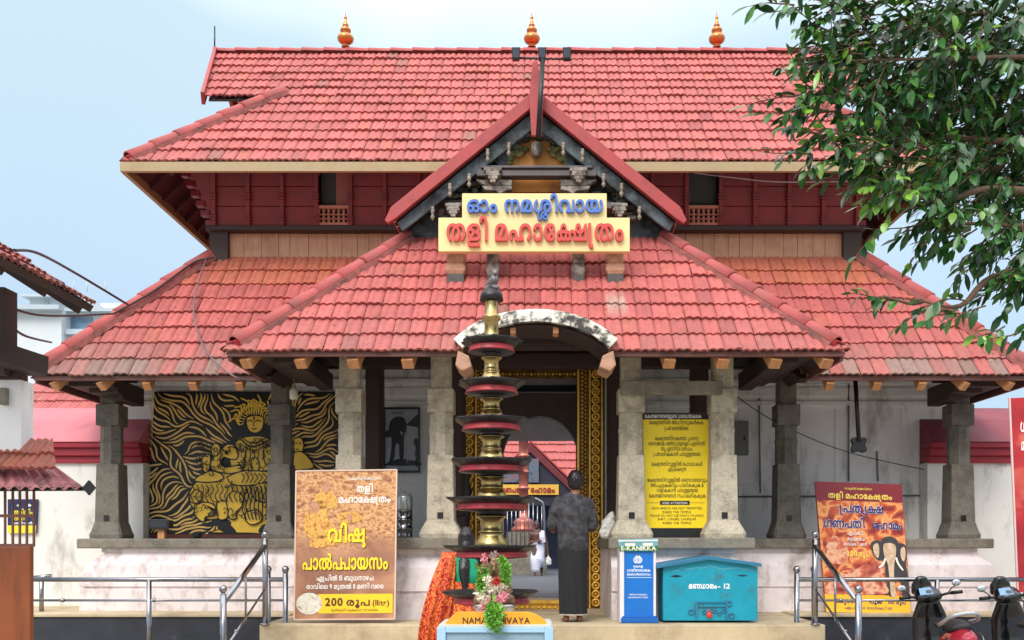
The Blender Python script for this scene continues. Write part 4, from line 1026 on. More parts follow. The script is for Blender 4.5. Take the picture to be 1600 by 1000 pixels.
# ------------------------------------------------------------------ festival posters
def paint(name, cols, scale=3, detail=8, dist=1.2, rough=.4):
    m = bpy.data.materials.new(name); m.use_nodes = True; nt = m.node_tree; L = nt.links.new; bs = nt.nodes['Principled BSDF']; bs.inputs['Roughness'].default_value = rough
    tc = _n(nt,'ShaderNodeTexCoord'); no = _n(nt,'ShaderNodeTexNoise'); no.inputs['Scale'].default_value = scale; no.inputs['Detail'].default_value = detail; no.inputs['Distortion'].default_value = dist; L(tc.outputs['Object'], no.inputs['Vector'])
    r = _n(nt,'ShaderNodeValToRGB'); L(no.outputs['Fac'], r.inputs[0]); r.color_ramp.elements.remove(r.color_ramp.elements[0])
    for i, (p, c) in enumerate(cols):
        e = r.color_ramp.elements[0] if i == 0 else r.color_ramp.elements.new(p); e.position = p; e.color = (*lin(c), 1)
    L(r.outputs[0], bs.inputs['Base Color']); return m
BY = 10.92
o = thing('festival_poster', 'tall brown and gold festival poster with yellow lettering standing left of the lamp', 'poster', W(540,969,BY))
fn = panel(W(463,736,BY+.06), W(620,734,BY+.06), W(617,967,BY), W(460,968,BY), 600, 900)
mb = MB(); slab(mb, fn, 600, 900, .025); pb = paint('poster_brown', [(.3,(128,84,66)),(.5,(168,118,92)),(.7,(204,152,116))], 2.2, 7, .8); nt = pb.node_tree; L = nt.links.new; bs = nt.nodes['Principled BSDF']; src = bs.inputs['Base Color'].links[0].from_socket
tc = _n(nt,'ShaderNodeTexCoord'); no = _n(nt,'ShaderNodeTexNoise'); no.inputs['Scale'].default_value = 17; no.inputs['Detail'].default_value = 9; no.inputs['Distortion'].default_value = .3; mp = _n(nt,'ShaderNodeMapping'); mp.inputs['Scale'].default_value = (1,1,1.7); L(tc.outputs['Object'], mp.inputs[0]); L(mp.outputs[0], no.inputs['Vector'])
r = _n(nt,'ShaderNodeValToRGB'); L(no.outputs['Fac'], r.inputs[0])
for i, (p, c_) in enumerate([(.32,(142,92,66)),(.44,(182,124,82)),(.5,(208,152,98)),(.56,(222,180,126)),(.63,(186,122,84)),(.75,(146,96,72))]):
    e = r.color_ramp.elements[i] if i < 2 else r.color_ramp.elements.new(p); e.position = p; e.color = (*lin(c_), 1)
n2 = _n(nt,'ShaderNodeTexNoise'); n2.inputs['Scale'].default_value = 4; L(tc.outputs['Object'], n2.inputs['Vector']); sp_ = _n(nt,'ShaderNodeSeparateXYZ'); L(tc.outputs['Object'], sp_.inputs[0])
ma = _n(nt,'ShaderNodeMath', operation='MULTIPLY_ADD'); ma.inputs[1].default_value = .5; L(n2.outputs['Fac'], ma.inputs[0]); L(sp_.outputs['Z'], ma.inputs[2])
mr = _n(nt,'ShaderNodeMapRange'); mr.interpolation_type = 'SMOOTHSTEP'; mr.inputs[1].default_value = 1.70; mr.inputs[2].default_value = 2.02; L(ma.outputs[0], mr.inputs[0])
mx = _n(nt,'ShaderNodeMix', data_type='RGBA'); L(mr.outputs[0], mx.inputs[0]); L(src, mx.inputs[6]); L(r.outputs[0], mx.inputs[7]); L(mx.outputs[2], bs.inputs['Base Color'])
mb.build('panel', pb, o)
mb = MB()
for a, b in (((0,0),(600,0)),((0,900),(600,900)),((0,0),(0,900)),((600,0),(600,900))): mb.bar(fn(*a,.001), fn(*b,.001), .016, .016)
mb.build('trim', flat('poster_trim', (220,190,170), .5), o)
mb = MB(); E = lambda pts, l=.004: pppoly(mb, fn, pts, l, 4)
E([(150,120),(165,80),(185,80),(200,120),(240,160),(250,220),(190,230),(120,225),(110,165)]); E([(60,270),(110,190),(180,200),(190,290),(230,330),(200,400),(90,410),(50,340)]); E([(80,430),(200,380),(330,390),(440,410),(250,450),(120,470)]); E([(250,270),(340,250),(400,290),(360,320),(270,310)])
mb.build('golden_figures', paint('poster_gold', [(.3,(140,84,46)),(.45,(208,146,66)),(.55,(232,184,92)),(.7,(184,108,66))], 30, 9, .2), o)
mb = MB()
for (x, y, r) in ((178,100,30),(110,225,34),(320,285,20)):
    pts = [(x+r*math.cos(t), y+r*1.1*math.sin(t)) for t in [2*math.pi*k/10 for k in range(10)]]; pppoly(mb, fn, pts, .006, 0)
mb.islands('painted_face', paint('poster_faces', [(.3,(120,100,90)),(.5,(206,150,116)),(.7,(170,110,80))], 20), o)
mb = MB(); pprect(mb, fn, 140, 748, 585, 864, .003); mb.build('price_band', flat('poster_yellow', (250,204,40), .4), o)
mb = MB()
pts = [(88+78*math.cos(t), 805+66*math.sin(t)) for t in [2*math.pi*k/24 for k in range(24)]]; pppoly(mb, fn, pts, .006, 0); mb.build('payasam_bowl', paint('bowl', [(.3,(150,120,70)),(.42,(214,206,186)),(.7,(236,232,220))], 22), o)
mb = MB(); write(mb, 'തളി', fn, 410, 132, 62, 96, bold=.02); write(mb, 'മഹാേKRതം', fn, 410, 196, 58, 310, bold=.02); write(mb, 'സാമൂതിരി രാജാവിെനറ', fn, 410, 58, 24, 200, bold=.01)
write(mb, 'ഏRപിൽ 15 ബുധനാഴച', fn, 300, 666, 42, 340, bold=.018); write(mb, 'രാവിെല 9 മുതൽ 11 മണി വെര', fn, 300, 716, 40, 460, bold=.015); mb.build('white_lettering', flat('poster_white', (246,240,232), .5), o)
for dx, dy, l, mm, nm in ((4,5,.004,flat('poster_shadow', (84,44,20), .5),'brown_lettering'),(0,0,.006,flat('poster_lemon', (252,216,40), .45),'yellow_lettering')):
    mb = MB(); write(mb, 'വിഷU', fn, 305+dx, 432+dy, 135, 225, bold=.03, lift=l, track=.05); write(mb, 'പാൽPായസം', fn, 300+dx, 598+dy, 118, 510, bold=.03, lift=l, track=.05)
    if dx: write(mb, '200 രU', fn, 315, 818, 62, 250, bold=.025, lift=.0055) if 0 else (write(mb, '200', fn, 235, 818, 66, 105, bold=.03, eng=True, lift=.0055), write(mb, 'രൂപ', fn, 380, 818, 60, 140, bold=.025, lift=.0055), write(mb, '(1litr)', fn, 515, 818, 48, 98, bold=.02, eng=True, lift=.0055), write(mb, 'മുൻകൂടടി ബുകകിംഗ സൗകരയം', fn, 360, 852, 22, 280, lift=.0055))
    mb.build(nm, mm, o)

RY = 12.3
o = thing('festival_poster', 'tall red poster with an elephant and flames leaning behind the right stair railing', 'poster', W(1353,958,RY))
fn = panel(W(1273,752,RY+.28), W(1409,757,RY+.28), W(1424,960,RY), W(1290,957,RY), 600, 900)
mb = MB(); slab(mb, fn, 600, 900, .025); mb.build('panel', flat('poster_crimson', (126,24,34), .4, .1), o)
mb = MB(); pprect(mb, fn, 4, 130, 596, 776, .0025); mb.build('fire_scene', paint('poster_fire', [(.27,(84,20,20)),(.42,(150,42,28)),(.5,(206,92,42)),(.57,(240,168,96)),(.64,(190,76,46)),(.74,(110,28,28))], 5, 9, .4), o)
mb = MB(); pprect(mb, fn, 3, 776, 597, 896, .003); mb.build('price_band', flat('poster_amber', (248,190,40), .4), o)
mb = MB(); E = lambda pts, l=.005: pppoly(mb, fn, pts, l, 4)
for pts in ([(30,480),(90,380),(150,400),(190,470),(170,560),(60,560)], [(120,640),(240,600),(330,560),(420,680),(440,760),(200,770),(60,740)], [(350,560),(420,540),(440,600),(390,640)], [(20,690),(120,660),(200,720),(120,770),(20,770)]): E(pts)
mb.build('rosy_figures', paint('poster_rose', [(.3,(140,48,44)),(.45,(206,104,76)),(.55,(238,184,144)),(.65,(180,72,60))], 7, 7, .3), o)
mb = MB(); E([(440,440),(415,400),(372,404),(352,430),(360,490),(385,530),(412,540),(436,520)]); E([(530,440),(552,412),(590,424),(597,470),(590,540),(570,560),(545,540),(528,500)])
E([(418,430),(432,392),(462,372),(500,370),(532,386),(548,420),(550,480),(575,520),(592,600),(594,690),(590,772),(548,776),(540,690),(500,690),(495,772),(450,772),(440,640),(432,560),(420,490)], .0045); mb.build('elephant_body', flat('elephant_grey', (58,54,56), .5, .3), o)
mb = MB(); E([(440,430),(470,415),(505,418),(525,440),(520,500),(505,560),(497,660),(500,775),(468,778),(464,660),(460,560),(440,500)], .007); E([(368,440),(396,418),(408,440),(404,500),(392,520),(372,494)], .007); E([(560,450),(584,440),(590,480),(578,534),(562,530),(554,490)], .007); mb.build('elephant_face', paint('elephant_skin', [(.35,(196,160,124)),(.6,(222,194,160))], 9), o)
mb = MB(); E([(440,520),(450,530),(430,570),(400,590),(396,580),(425,555)], .009); E([(515,520),(528,560),(556,600),(566,596),(540,555),(528,515)], .009); mb.build('tusks', flat('ivory', (244,236,214), .4), o)
mb = MB(); write(mb, 'തളി മഹാേKRതം', fn, 305, 112, 56, 440, bold=.022); write(mb, 'സാമൂതിരി രാജാവിെനറ', fn, 295, 50, 22, 190, bold=.01, lift=.006); write(mb, '200', fn, 215, 512, 50, 75, bold=.03, eng=True, lift=.011); write(mb, 'രൂപ', fn, 300, 512, 46, 82, bold=.025, lift=.011)
mb.build('yellow_lettering', flat('poster_pale_yellow', (246,214,90), .5), o)
for d_, l, mm, nm, bd in ((0,.008,flat('poster_white_edge', (240,232,226), .5),'white_lettering',.065),(0,.012,flat('poster_navy', (44,34,110), .5),'blue_lettering',.032)):
    mb = MB(); write(mb, 'RപതYK', fn, 305, 210, 84, 300, bold=bd, lift=l); write(mb, 'ഗണപതി', fn, 178, 316, 82, 280, bold=bd, lift=l); write(mb, 'േഹാമം', fn, 478, 316, 70, 200, bold=bd, lift=l)
    if nm[0] == 'b': write(mb, 'അമൃതർശന', fn, 165, 832, 46, 190, bold=.02, lift=.006); write(mb, 'പൂജ', fn, 355, 832, 46, 90, bold=.02, lift=.006); write(mb, '100 രൂപ', fn, 505, 832, 44, 120, bold=.02, lift=.006); write(mb, 'ഏRപിൽ 15 രാവിെല 7.30', fn, 300, 872, 24, 330, bold=.005, lift=.006)
    else: write(mb, 'ഏRപിൽ 15', fn, 250, 365, 34, 110, bold=.02, lift=.011); write(mb, 'ബുധനാഴച', fn, 250, 405, 32, 120, bold=.02, lift=.011); write(mb, 'രാവിെല 7 മണി', fn, 245, 440, 30, 160, bold=.015, lift=.011)
    mb.build(nm, mm, o)

o = thing('banner', 'tall red banner at the right edge in front of the crimson topped boundary wall', 'banner', W(1605,925,11.4))
fn = panel(W(1577,622,11.4), W(1690,618,11.4), W(1703,930,11.4), W(1590,925,11.4), 300, 800)
mb = MB(); slab(mb, fn, 300, 800, .03); mb.build('panel', paint('banner_red', [(.3,(150,26,36)),(.6,(186,44,48)),(.75,(214,120,96))], 1.4, 3), o)
mb = MB(); mb.bar(fn(0,0,.002), fn(0,800,.002), .02, .02); mb.build('trim', flat('banner_trim', (226,190,186), .5), o)
mb = MB(); write(mb, 'ശRീ', fn, 70, 140, 70, 60, bold=.02); write(mb, 'മഹാ', fn, 75, 215, 60, 70, bold=.02); mb.build('white_lettering', flat('banner_white', (244,236,230), .5), o)
for x in (40, 260):
    mb = MB(); a = fn(x,780,-.05); mb.tube([a, (a.x,a.y+.02,0)], .02); mb.build('leg', mSTEEL, o)

# ------------------------------------------------------------------ kiosk and strong box
KY = 10.95
o = thing('offering_kiosk', 'slim blue and white electronic offering kiosk beside the turquoise strong box', 'kiosk', W(995,969,KY))
def kb(x, y, l=0): p = W(x, y, KY); p.y -= l; return p
mb = MB(); mb.box(WX(968,KY), WX(975,KY), KY-.02, KY+.32, FZ+.004, WZ(858,KY)); mb.box(WX(1021,KY), WX(1025,KY), KY-.005, KY+.32, FZ+.004, WZ(858,KY)); mb.box(WX(975,KY), WX(1021,KY), KY+.03, KY+.32, FZ+.004, WZ(858,KY)); mb.build('cabinet', flat('kiosk_white', (226,222,226), .4), o, .004)
mb = MB(); mb.box(WX(975,KY), WX(1021,KY), KY-.004, KY+.03, FZ+.01, WZ(860,KY)); mb.build('front_panel', flat('kiosk_blue', (12,112,200), .4), o, .003)
mb = MB(); mb.box(WX(970,KY), WX(1028,KY), KY-.05, KY+.33, FZ+.004, FZ+.06); mb.box(WX(972,KY), WX(1025,KY), KY-.03, KY+.33, FZ+.06, FZ+.08); mb.build('foot', flat('kiosk_foot', (10,96,180), .45), o, .004)
fnh = panel(W(966,844,KY-.06), W(1028,843,KY-.06), W(1028,861,KY-.03), W(968,861,KY-.03), 62, 18)
mb = MB(); slab(mb, fnh, 62, 18, .05); mb.build('header', flat('header_blue', (120,176,190), .4, .15), o)
mb = MB(); pprect(mb, fnh, 0, 0, 62, 2.4, .002); pprect(mb, fnh, 10, 5, 26, 10, .002); pprect(mb, fnh, 38, 5, 54, 10, .002); write(mb, 'E-KANIKKA', fnh, 31, 16.6, 9.5, 56, eng=True, bold=.03, lift=.004); mb.build('white_lettering', flat('header_white', (246,246,240), .4), o)
mb = MB(); pprect(mb, fnh, 0, 10, 62, 18, .001); mb.build('leaf_strip', flat('header_green', (62,138,62), .5, .4), o)
mb = MB()
for k in range(3):
    r = 6.6 - 2.1*k; ppline(mb, lambda x, y, l: kb(x, y, l), [(996.6,866-0*k),(996.6-r,875),(996.6,881),(996.6+r,875),(996.6,866)], 1.1, .006)
ppline(mb, kb, [(996.6,868),(996.6,881)], 1.2, .006)
write(mb, 'േകരള', kb, 997, 886.5, 5, 15, bold=.02, lift=.006); write(mb, 'Rഗാമീണബാങക', kb, 998, 893, 6, 36, bold=.02, lift=.006); write(mb, 'മലബാർേദവസവം', kb, 998, 899, 5, 37, bold=.02, lift=.006); pprect(mb, kb, 979, 902, 1018, 902.7, .006)
write(mb, 'Google Pay', kb, 997, 930, 3.5, 27, eng=True, lift=.006, bold=.01) if 0 else (write(mb, 'തളി മഹാേKRതം', kb, 997, 930, 3.5, 28, lift=.006, bold=.01), write(mb, 'േകാഴിേKാട 673002', kb, 997, 934.5, 3.5, 31, lift=.006, bold=.01))
mb.build('emblem', flat('kiosk_print', (236,240,246), .4), o, label='white leaf emblem and lettering')

DBY = 10.95
o = thing('strong_box', 'wide turquoise offering strong box with a low pitched lid and red padlock', 'donation box', W(1108,970,DBY))
mTQ = M('turquoise_paint', (10,150,176), rough=.42, var=.1, scale=4, dirt=(70,96,96), damt=.7, dscale=5, dlo=.56, dhi=.7, bump=.12, bscale=25)
mTQ2 = M('teal_edge', (44,116,150), rough=.4, var=.12, scale=5)
def db(x, y, l=0): p = W(x, y, DBY); p.y -= l; return p
mb = MB(); mb.prism([db(1036,970), db(1184,970), db(1184,886), db(1110,872), db(1036,886)], (0,.5,0)); mb.build('body', mTQ, o, .008)
mb = MB(); pts = [(1024,882),(1106,868.5),(1188,880),(1188,885.5),(1106,874.5),(1026,888)]; mb.prism([db(a,b,.06) for a,b in pts], (0,.62,0)); mb.build('lid', mTQ2, o, .004)
mb = MB(); rnd = random.Random(2); 
for k in range(26):
    x = 1052 + 4.8*k; y = 892 - 6*(1-abs(x-1106)/80) + rnd.uniform(-2,2); ppline(mb, db, [(x,y+2),(x+1.6,y-1.5),(x+3.6,y+1),(x+5,y-1.6)], .7, .004)
mb.build('painted_scroll', flat('scroll_blue', (96,182,206), .5), o)
mb = MB(); mb.prism([db(1047,900.5,.004), db(1056,898.2,.004), db(1066,900,.004), db(1057,902.2,.004)], (0,.003,0)); mb.prism([db(1151,899.3,.004), db(1160,898,.004), db(1169,899.3,.004), db(1160,900.6,.004)], (0,.003,0)); mb.build('coin_slot', mBLACK, o)
mb = MB(); write(mb, 'ഭDാരം', db, 1098, 919.5, 12, 44, bold=.03, lift=.004); write(mb, '- 12', db, 1131, 919.5, 11, 19, eng=True, bold=.02, lift=.004); mb.build('white_lettering', flat('box_white', (240,244,246), .5), o)
mb = MB(); mb.bar(db(1088,968,.012), db(1088,940,.012), .02, .02); mb.bar(db(1135,968,.012), db(1135,938,.012), .02, .02); mb.bar(db(1088,947.5,.012), db(1135,947.5,.012), .015, .012); mb.bar(db(1090,941,.01), db(1134,941,.01), .015, .01)
for px, py in ((1080,956),(1139,943),(1143,962)): mb.torus(db(px,py,.01), .03, .008)
for k in range(6): mb.torus(db(1100+6*k, 956+3*math.sin(k*2),.008), .02, .006)
mb.build('lock_bars', mTQ2, o)
mb = MB(); c = db(1107.5,961,.03); mb.sphere(c, .036, 12, 8, (.95,.5,1)); mb.torus((c.x,c.y,c.z+.038), .018, .006); mb.build('padlock', flat('lock_red', (206,64,46), .4), o)

# ------------------------------------------------------------------ tiered oil lamp
LYY = 7.9; lx = WX(768, LYY)
o = thing('oil_lamp_tower', 'tall seven tiered brass oil lamp with red plates and a bull on top', 'oil lamp', (lx, LYY, 0))
kk = LYY/FPX
tiers = [(533,43),(598,49),(656,55),(720,61),(779,66),(853,68),(924,71)]
def lp(py): return WZ(py, LYY)
for i, (py, r) in enumerate(tiers):
    z = lp(py); r *= kk; mb = MB()
    mb.lathe([(r*.80,z-.094),(r*.855,z-.09),(r*.83,z-.08),(r*.80,z-.06),(r*.83,z-.046),(r*.60,z-.04)], (lx,LYY,0), 36)
    p_ = mb.build('plate', mLRED, o)
    mb = MB()
    def spout(row, a, n=13): return 1 + (.13*max(0, math.cos(a*n/2*1.0))**10 if row in (1,2) else 0)
    mb.lathe([(r*.25,z-.11),(r*.80,z-.097),(r*.78,z-.092),(r*.78,z-.05),(r*.86,z-.046),(r*1.0,z-.012),(r*1.04,z+.006),(r*.9,z-.004),(r*.3,z-.02)], (lx,LYY,0), 78, mod=lambda row, a: 1 + (.13*max(0, math.cos(a*6.5+.4*i))**14 if row in (5,6) else 0))  # the same black covers the plate's underside and its rim
    mb.build('rim', mLBLK, p_)
    if i < 6:
        zb = lp(tiers[i+1][0]); w = (11.5 + 1.5*i)*kk; z0 = z-.10; H = z0 - zb; mb = MB()
        mb.lathe([(w*1.6,zb-.01),(w*1.45,zb+.03),(w*1.1,zb+.08),(w*.98,zb+H*.36),(w*1.12,zb+H*.38),(w*1.12,zb+H*.43),(w*.98,zb+H*.45),(w*1.0,zb+H*.74),(w*1.4,zb+H*.82),(w*1.45,zb+H*.84)], (lx,LYY,0), 22); mb.build('stem', mBRASS, o)
        mb = MB(); mb.lathe([(w*1.1,zb+H*.84),(w*1.15,zb+H*.9),(w*1.6,z0+.02)], (lx,LYY,0), 22); mb.build('shade_collar', mLBLK, o)  # black band: shadow and soot below the plate put into colour
z1 = lp(529); mb = MB(); w = 11*kk
mb.lathe([(w*1.5,z1-.02),(w*1.05,z1+.03),(w*.95,z1+.14),(w*1.3,z1+.16),(w*1.3,z1+.18),(w*.95,z1+.2),(w*.9,z1+.33),(w*1.1,z1+.35),(w*1.1,z1+.37)], (lx,LYY,0), 22); mb.build('stem', mBRASS, o)
zt_ = lp(470); mb = MB(); mb.lathe([(w*.9,z1+.30),(w*1.7,zt_+.0),(w*1.55,zt_+.05),(w*1.25,zt_+.085),(w*.8,zt_+.11)], (lx,LYY,0), 22); 
mb.build('finial_dome', mLBLK, o)
mBULL = M('bull_bronze', (120,112,116), rough=.45, var=.25, scale=20, metal=.4)
b0 = Vector((lx, LYY, zt_+.10))
organic('bull', [[(b0.x-.02,b0.y+.03,b0.z+.03,.04,.035),(b0.x+.01,b0.y-.01,b0.z+.045,.045,.045),(b0.x+.025,b0.y-.045,b0.z+.06,.035)],[(b0.x+.02,b0.y-.03,b0.z+.06,.03),(b0.x+.03,b0.y-.045,b0.z+.11,.022)],[(b0.x+.03,b0.y-.04,b0.z+.12,.022),(b0.x+.035,b0.y-.085,b0.z+.105,.014)],[(b0.x+.02,b0.y-.035,b0.z+.13,.008),(b0.x+.0,b0.y-.035,b0.z+.16,.004)],[(b0.x+.045,b0.y-.035,b0.z+.13,.008),(b0.x+.062,b0.y-.035,b0.z+.16,.004)],[(b0.x-.04,b0.y-.01,b0.z+.0,.018),(b0.x+.05,b0.y-.05,b0.z+.0,.018)]], mBULL, o, .006, 2)
mb = MB(); z7 = lp(924)
mb.lathe([(.36,.245),(.36,.29),(.30,.33),(.30,.37),(.22,.45),(.14,.6),(.12,.72),(.17,.74),(.17,.78),(.11,.82),(.10,z7-.2),(.16,z7-.12)], (lx,LYY,0), 28); mb.build('base', mBRASS, o)
g_ = MB(); g_.octo(lx, LYY, [(.002,.45,.02),(.24,.42,.02)]); st = g_.build('lamp_pedestal', mSTONE, o, .01)

# ------------------------------------------------------------------ donation case, statue, garland
CYY = 7.0; cx0, cx1 = WX(683,CYY), WX(864,CYY); zc_ = WZ(980,CYY)
o = thing('donation_case', 'pale blue glazed donation case with an orange arched name panel', 'donation case', ((cx0+cx1)/2, CYY+.28, 0))
mLB = flat('case_blue', (160,196,226), .4, .06)
mb = MB()
for x in (cx0+.03, cx1-.03):
    for y in (CYY+.03, CYY+.53): mb.box(x-.032, x+.032, y-.032, y+.032, 0.002, zc_)
mb.box(cx0+.062, cx1-.062, CYY, CYY+.05, zc_-.04, zc_); mb.box(cx0+.062, cx1-.062, CYY+.51, CYY+.56, zc_-.04, zc_)
mb.box(cx0+.062, cx1-.062, CYY, CYY+.56, .25, .32)
for x in (cx0+.03, cx1-.03): mb.box(x-.03, x+.03, CYY+.062, CYY+.498, zc_-.04, zc_); mb.box(x-.03, x+.03, CYY+.062, CYY+.498, .25, .32)
mb.build('frame', mLB, o, .004)
mb = MB(); mb.box(cx0+.01, cx1-.01, CYY+.01, CYY+.55, zc_+.002, zc_+.016); mb.build('top_panel', flat('case_top', (206,206,196), .4), o)
mb = MB(); mb.box(cx0+.064, cx1-.064, CYY+.02, CYY+.026, .32, zc_-.042); gp = M('lit_blue_pane', (176,206,224), rough=.08, var=.02); gp.node_tree.nodes['Principled BSDF'].inputs['Alpha'].default_value = .45; mb.build('glass_pane', gp, o)  # part-opaque pane: bluish light of the case put into its colour
mb = MB(); mb.box(cx0+.05, cx1-.05, CYY+.53, CYY+.545, .32, zc_-.042); mb.box(cx0+.012, cx0+.03, CYY+.062, CYY+.5, .32, zc_-.04); mb.box(cx1-.03, cx1-.012, CYY+.062, CYY+.5, .32, zc_-.04); mb.build('back_panel', flat('case_back', (120,150,172), .4), o)
mb = MB(); mb.box(cx0+.2, cx1-.2, CYY+.15, CYY+.35, .33, zc_-.12); mb.build('offering_tray', flat('tray_blue', (96,160,190), .4), o)
def ar(x, y, l=0): p = W(x, y, CYY); p.y += .06 - l; return p
mb = MB(); pts = [(694,979),(856,979),(852,970),(838,961),(826,957),(712,957),(705,964),(697,971)]
mb.prism([ar(*p) for p in pts], (0,.03,0)); mb.build('name_panel', flat('case_orange', (232,158,38), .45, .08), o, .003)
mb = MB(); write(mb, 'NAMAH SHIVAYA', ar, 775, 975.5, 14.2, 106, eng=True, bold=.012, lift=.003); mb.build('black_lettering', flat('case_black', (34,26,18), .5), o)

SX, SYY, SZ = WX(772,7.3), 7.33, zc_+.018
o = thing('seated_statue', 'small bronze statue seated cross legged on top of the donation case', 'statue', (SX, SYY, SZ))
mb = MB(); mb.lathe([(.16,0),(.165,.03),(.15,.05),(.15,.09),(.165,.11),(.155,.13)], (SX,SYY,SZ), 26, sx=1, sy=.8); mb.build('silver_base', M('silver_base', (186,182,170), rough=.3, metal=1, var=.2), o)
mBRZ = M('statue_bronze', (142,112,82), rough=.4, metal=.6, var=.3, scale=16, dirt=(70,50,40), damt=.7, dscale=12)
def st_(x, y, z, *r): return (SX+x, SYY+y, SZ+.13+z, *r)
organic('figure', [[st_(-.11,.0,.03,.04),st_(0,-.05,.03,.045),st_(.11,0,.03,.04)],[st_(-.12,-.0,.035,.04),st_(.03,-.07,.03,.028)],[st_(.12,0,.035,.04),st_(-.03,-.075,.035,.028)],
    [st_(0,.02,.03,.09,.07),st_(0,.02,.1,.062,.05),st_(0,.015,.17,.085,.055),st_(0,.015,.205,.06,.04)],[st_(0,.015,.2,.03),st_(0,.01,.24,.028)],[st_(0,0,.25,.042,.045),st_(0,0,.295,.045,.048)],[st_(0,.015,.31,.04),st_(0,.02,.355,.024),st_(0,.02,.38,.01)],
    [st_(-.085,.015,.18,.03),st_(-.12,0,.1,.024),st_(-.07,-.06,.07,.02)],[st_(.085,.015,.18,.03),st_(.12,0,.1,.024),st_(.07,-.06,.07,.02)],[st_(0,-.045,.27,.01),st_(0,-.052,.258,.011)]], mBRZ, o, .006, 2)
def flowers(name, parent, path, mat, n, r0, spread, seed, petal=True):
    rnd = random.Random(seed); mb = MB(); pts = catmull(path, 8)
    for k in range(n):
        p = pts[int(rnd.random()*len(pts))] + Vector((rnd.gauss(0,spread), rnd.gauss(0,spread*.7)-.01, rnd.gauss(0,spread)))
        for j in range(3):
            d = Vector((rnd.gauss(0,1), rnd.gauss(-.4,.8), rnd.gauss(0,1))).normalized(); s_ = d.cross(Vector((rnd.random(),rnd.random(),rnd.random()))).normalized(); r = r0*rnd.uniform(.7,1.3)
            a = p; t = p + d*r*1.8; mid = p + d*r*.9 + d.cross(s_)*r*.2
            mb.add([a, mid + s_*r*.45, t, mid - s_*r*.45], [(0,1,2,3)])
    return mb.build(name, mat, parent)
gr = thing('flower_garland', 'garland of green leaves with white and pink flowers hung round the statue', 'garland', (SX, SYY-.08, SZ+.35))
def GPt(px, py, y=7.22): return W(px, py, y)
mLEAFG = M('garland_green', (120,176,66), rough=.5, var=.3, scale=30); mPINK = M('garland_pink', (226,150,160), rough=.5, var=.15, scale=30); mWHT = M('garland_white', (236,228,206), rough=.5, var=.1, scale=30); mRDF = M('garland_red', (206,70,60), rough=.5)
flowers('leaf_strand', gr, [GPt(758,886),GPt(753,905),GPt(752,922)], mLEAFG, 150, .02, .014, 1)
flowers('leaf_strand', gr, [GPt(784,872),GPt(789,890),GPt(790,908)], mLEAFG, 140, .02, .013, 2)
flowers('leaf_tassel', gr, [GPt(770,950,7.0),GPt(772,962,6.96),GPt(772,976,6.95)], mLEAFG, 190, .026, .022, 3)
flowers('white_strand', gr, [GPt(754,924),GPt(757,934),GPt(760,940)], mWHT, 110, .018, .015, 4)
flowers('white_strand', gr, [GPt(764,906,7.18),GPt(768,916,7.18),GPt(776,920,7.18),GPt(785,916,7.2)], mWHT, 130, .018, .012, 5)
flowers('pink_strand', gr, [GPt(757,870),GPt(759,882),GPt(756,890)], mPINK, 50, .016, .008, 6)
flowers('pink_strand', gr, [GPt(756,948,7.1),GPt(764,950,7.05),GPt(770,944,7.1),GPt(780,942,7.1),GPt(786,934,7.15)], mPINK, 150, .02, .014, 7)
flowers('pink_strand', gr, [GPt(785,920),GPt(786,932)], mPINK, 70, .016, .01, 8)
flowers('red_cluster', gr, [GPt(772,906,7.16),GPt(780,909,7.16)], mRDF, 34, .014, .009, 9)
flowers('crown_flowers', gr, [GPt(768,868,7.27),GPt(777,866,7.27)], M('dry_petals', (196,176,170), rough=.6, var=.3), 40, .012, .008, 10)

# ------------------------------------------------------------------ railings
def ball(mb, p, r=.035): mb.sphere(p, r, 12, 8)
for sg, lab in ((-1, 'left'), (1, 'right')):
    X = -3.02 if sg < 0 else 3.12; Yt, Yl = 10.72, 9.28; zt0, zl0 = 1.60, 1.06
    o = thing('stair_railing', 'sloping steel stair railing with ball topped posts beside the ' + ('brown poster' if sg < 0 else 'red elephant poster'), 'railing', (X, 10.0, .24))
    for y, zb, zt1 in ((Yt, FZ+.002, zt0), (Yl, .242, zl0)):
        mb = MB(); mb.tube([(X,y,zb),(X,y,zt1+.05)], .032, 12); mb.lathe([(.032,zt1+.05),(.02,zt1+.06),(.02,zt1+.075)], (X,y,0), 12); ball(mb, (X,y,zt1+.105), .04); mb.lathe([(.055,zb),(.055,zb+.012)], (X,y,0), 12); mb.build('post', mSTEEL, o)
    mb = MB(); mb.tube([(X,Yt,zt0-.02),(X,Yl,zl0-.03)], .028, 12); mb.build('handrail', mSTEEL, o)
    mb = MB(); mb.tube([(X,Yt,zt0-.50),(X,Yl,zl0-.50)], .012, 8); mb.tube([(X,(Yt+Yl)/2,1.3),(X,(Yt+Yl)/2,.80)], .012, 8); ball(mb, (X,Yl+.4,.72), .022); mb.build('lower_rod', mSTEEL, o)
RYY = 11.0
def rail(name, x0, x1, posts, short, label):
    o = thing('ramp_railing', label, 'railing', ((x0+x1)/2, RYY, 0)); z1, z2 = WZ(905.5,RYY), WZ(938,RYY)
    mb = MB(); mb.tube([(x0,RYY,z1),(x1,RYY,z1)], .026, 12); mb.build('top_rail', mSTEEL, o)
    mb = MB(); mb.tube([(x0,RYY,z2),(x1,RYY,z2)], .014, 8)
    x = x0 + .5
    while x < x1-.2: ball(mb, (x,RYY,z2), .024); x += 1.05
    mb.build('lower_rail', mSTEEL, o)
    for x in posts: mb = MB(); mb.tube([(x,RYY,.002),(x,RYY,z1)], .028, 12); mb.build('post', mSTEEL, o)
    for x, y in short:
        mb = MB(); mb.tube([(x,y,.002),(x,y,z1+.08)], .03, 12); ball(mb, (x,y,z1+.115), .042); mb.build('end_post', mSTEEL, o)
    return o
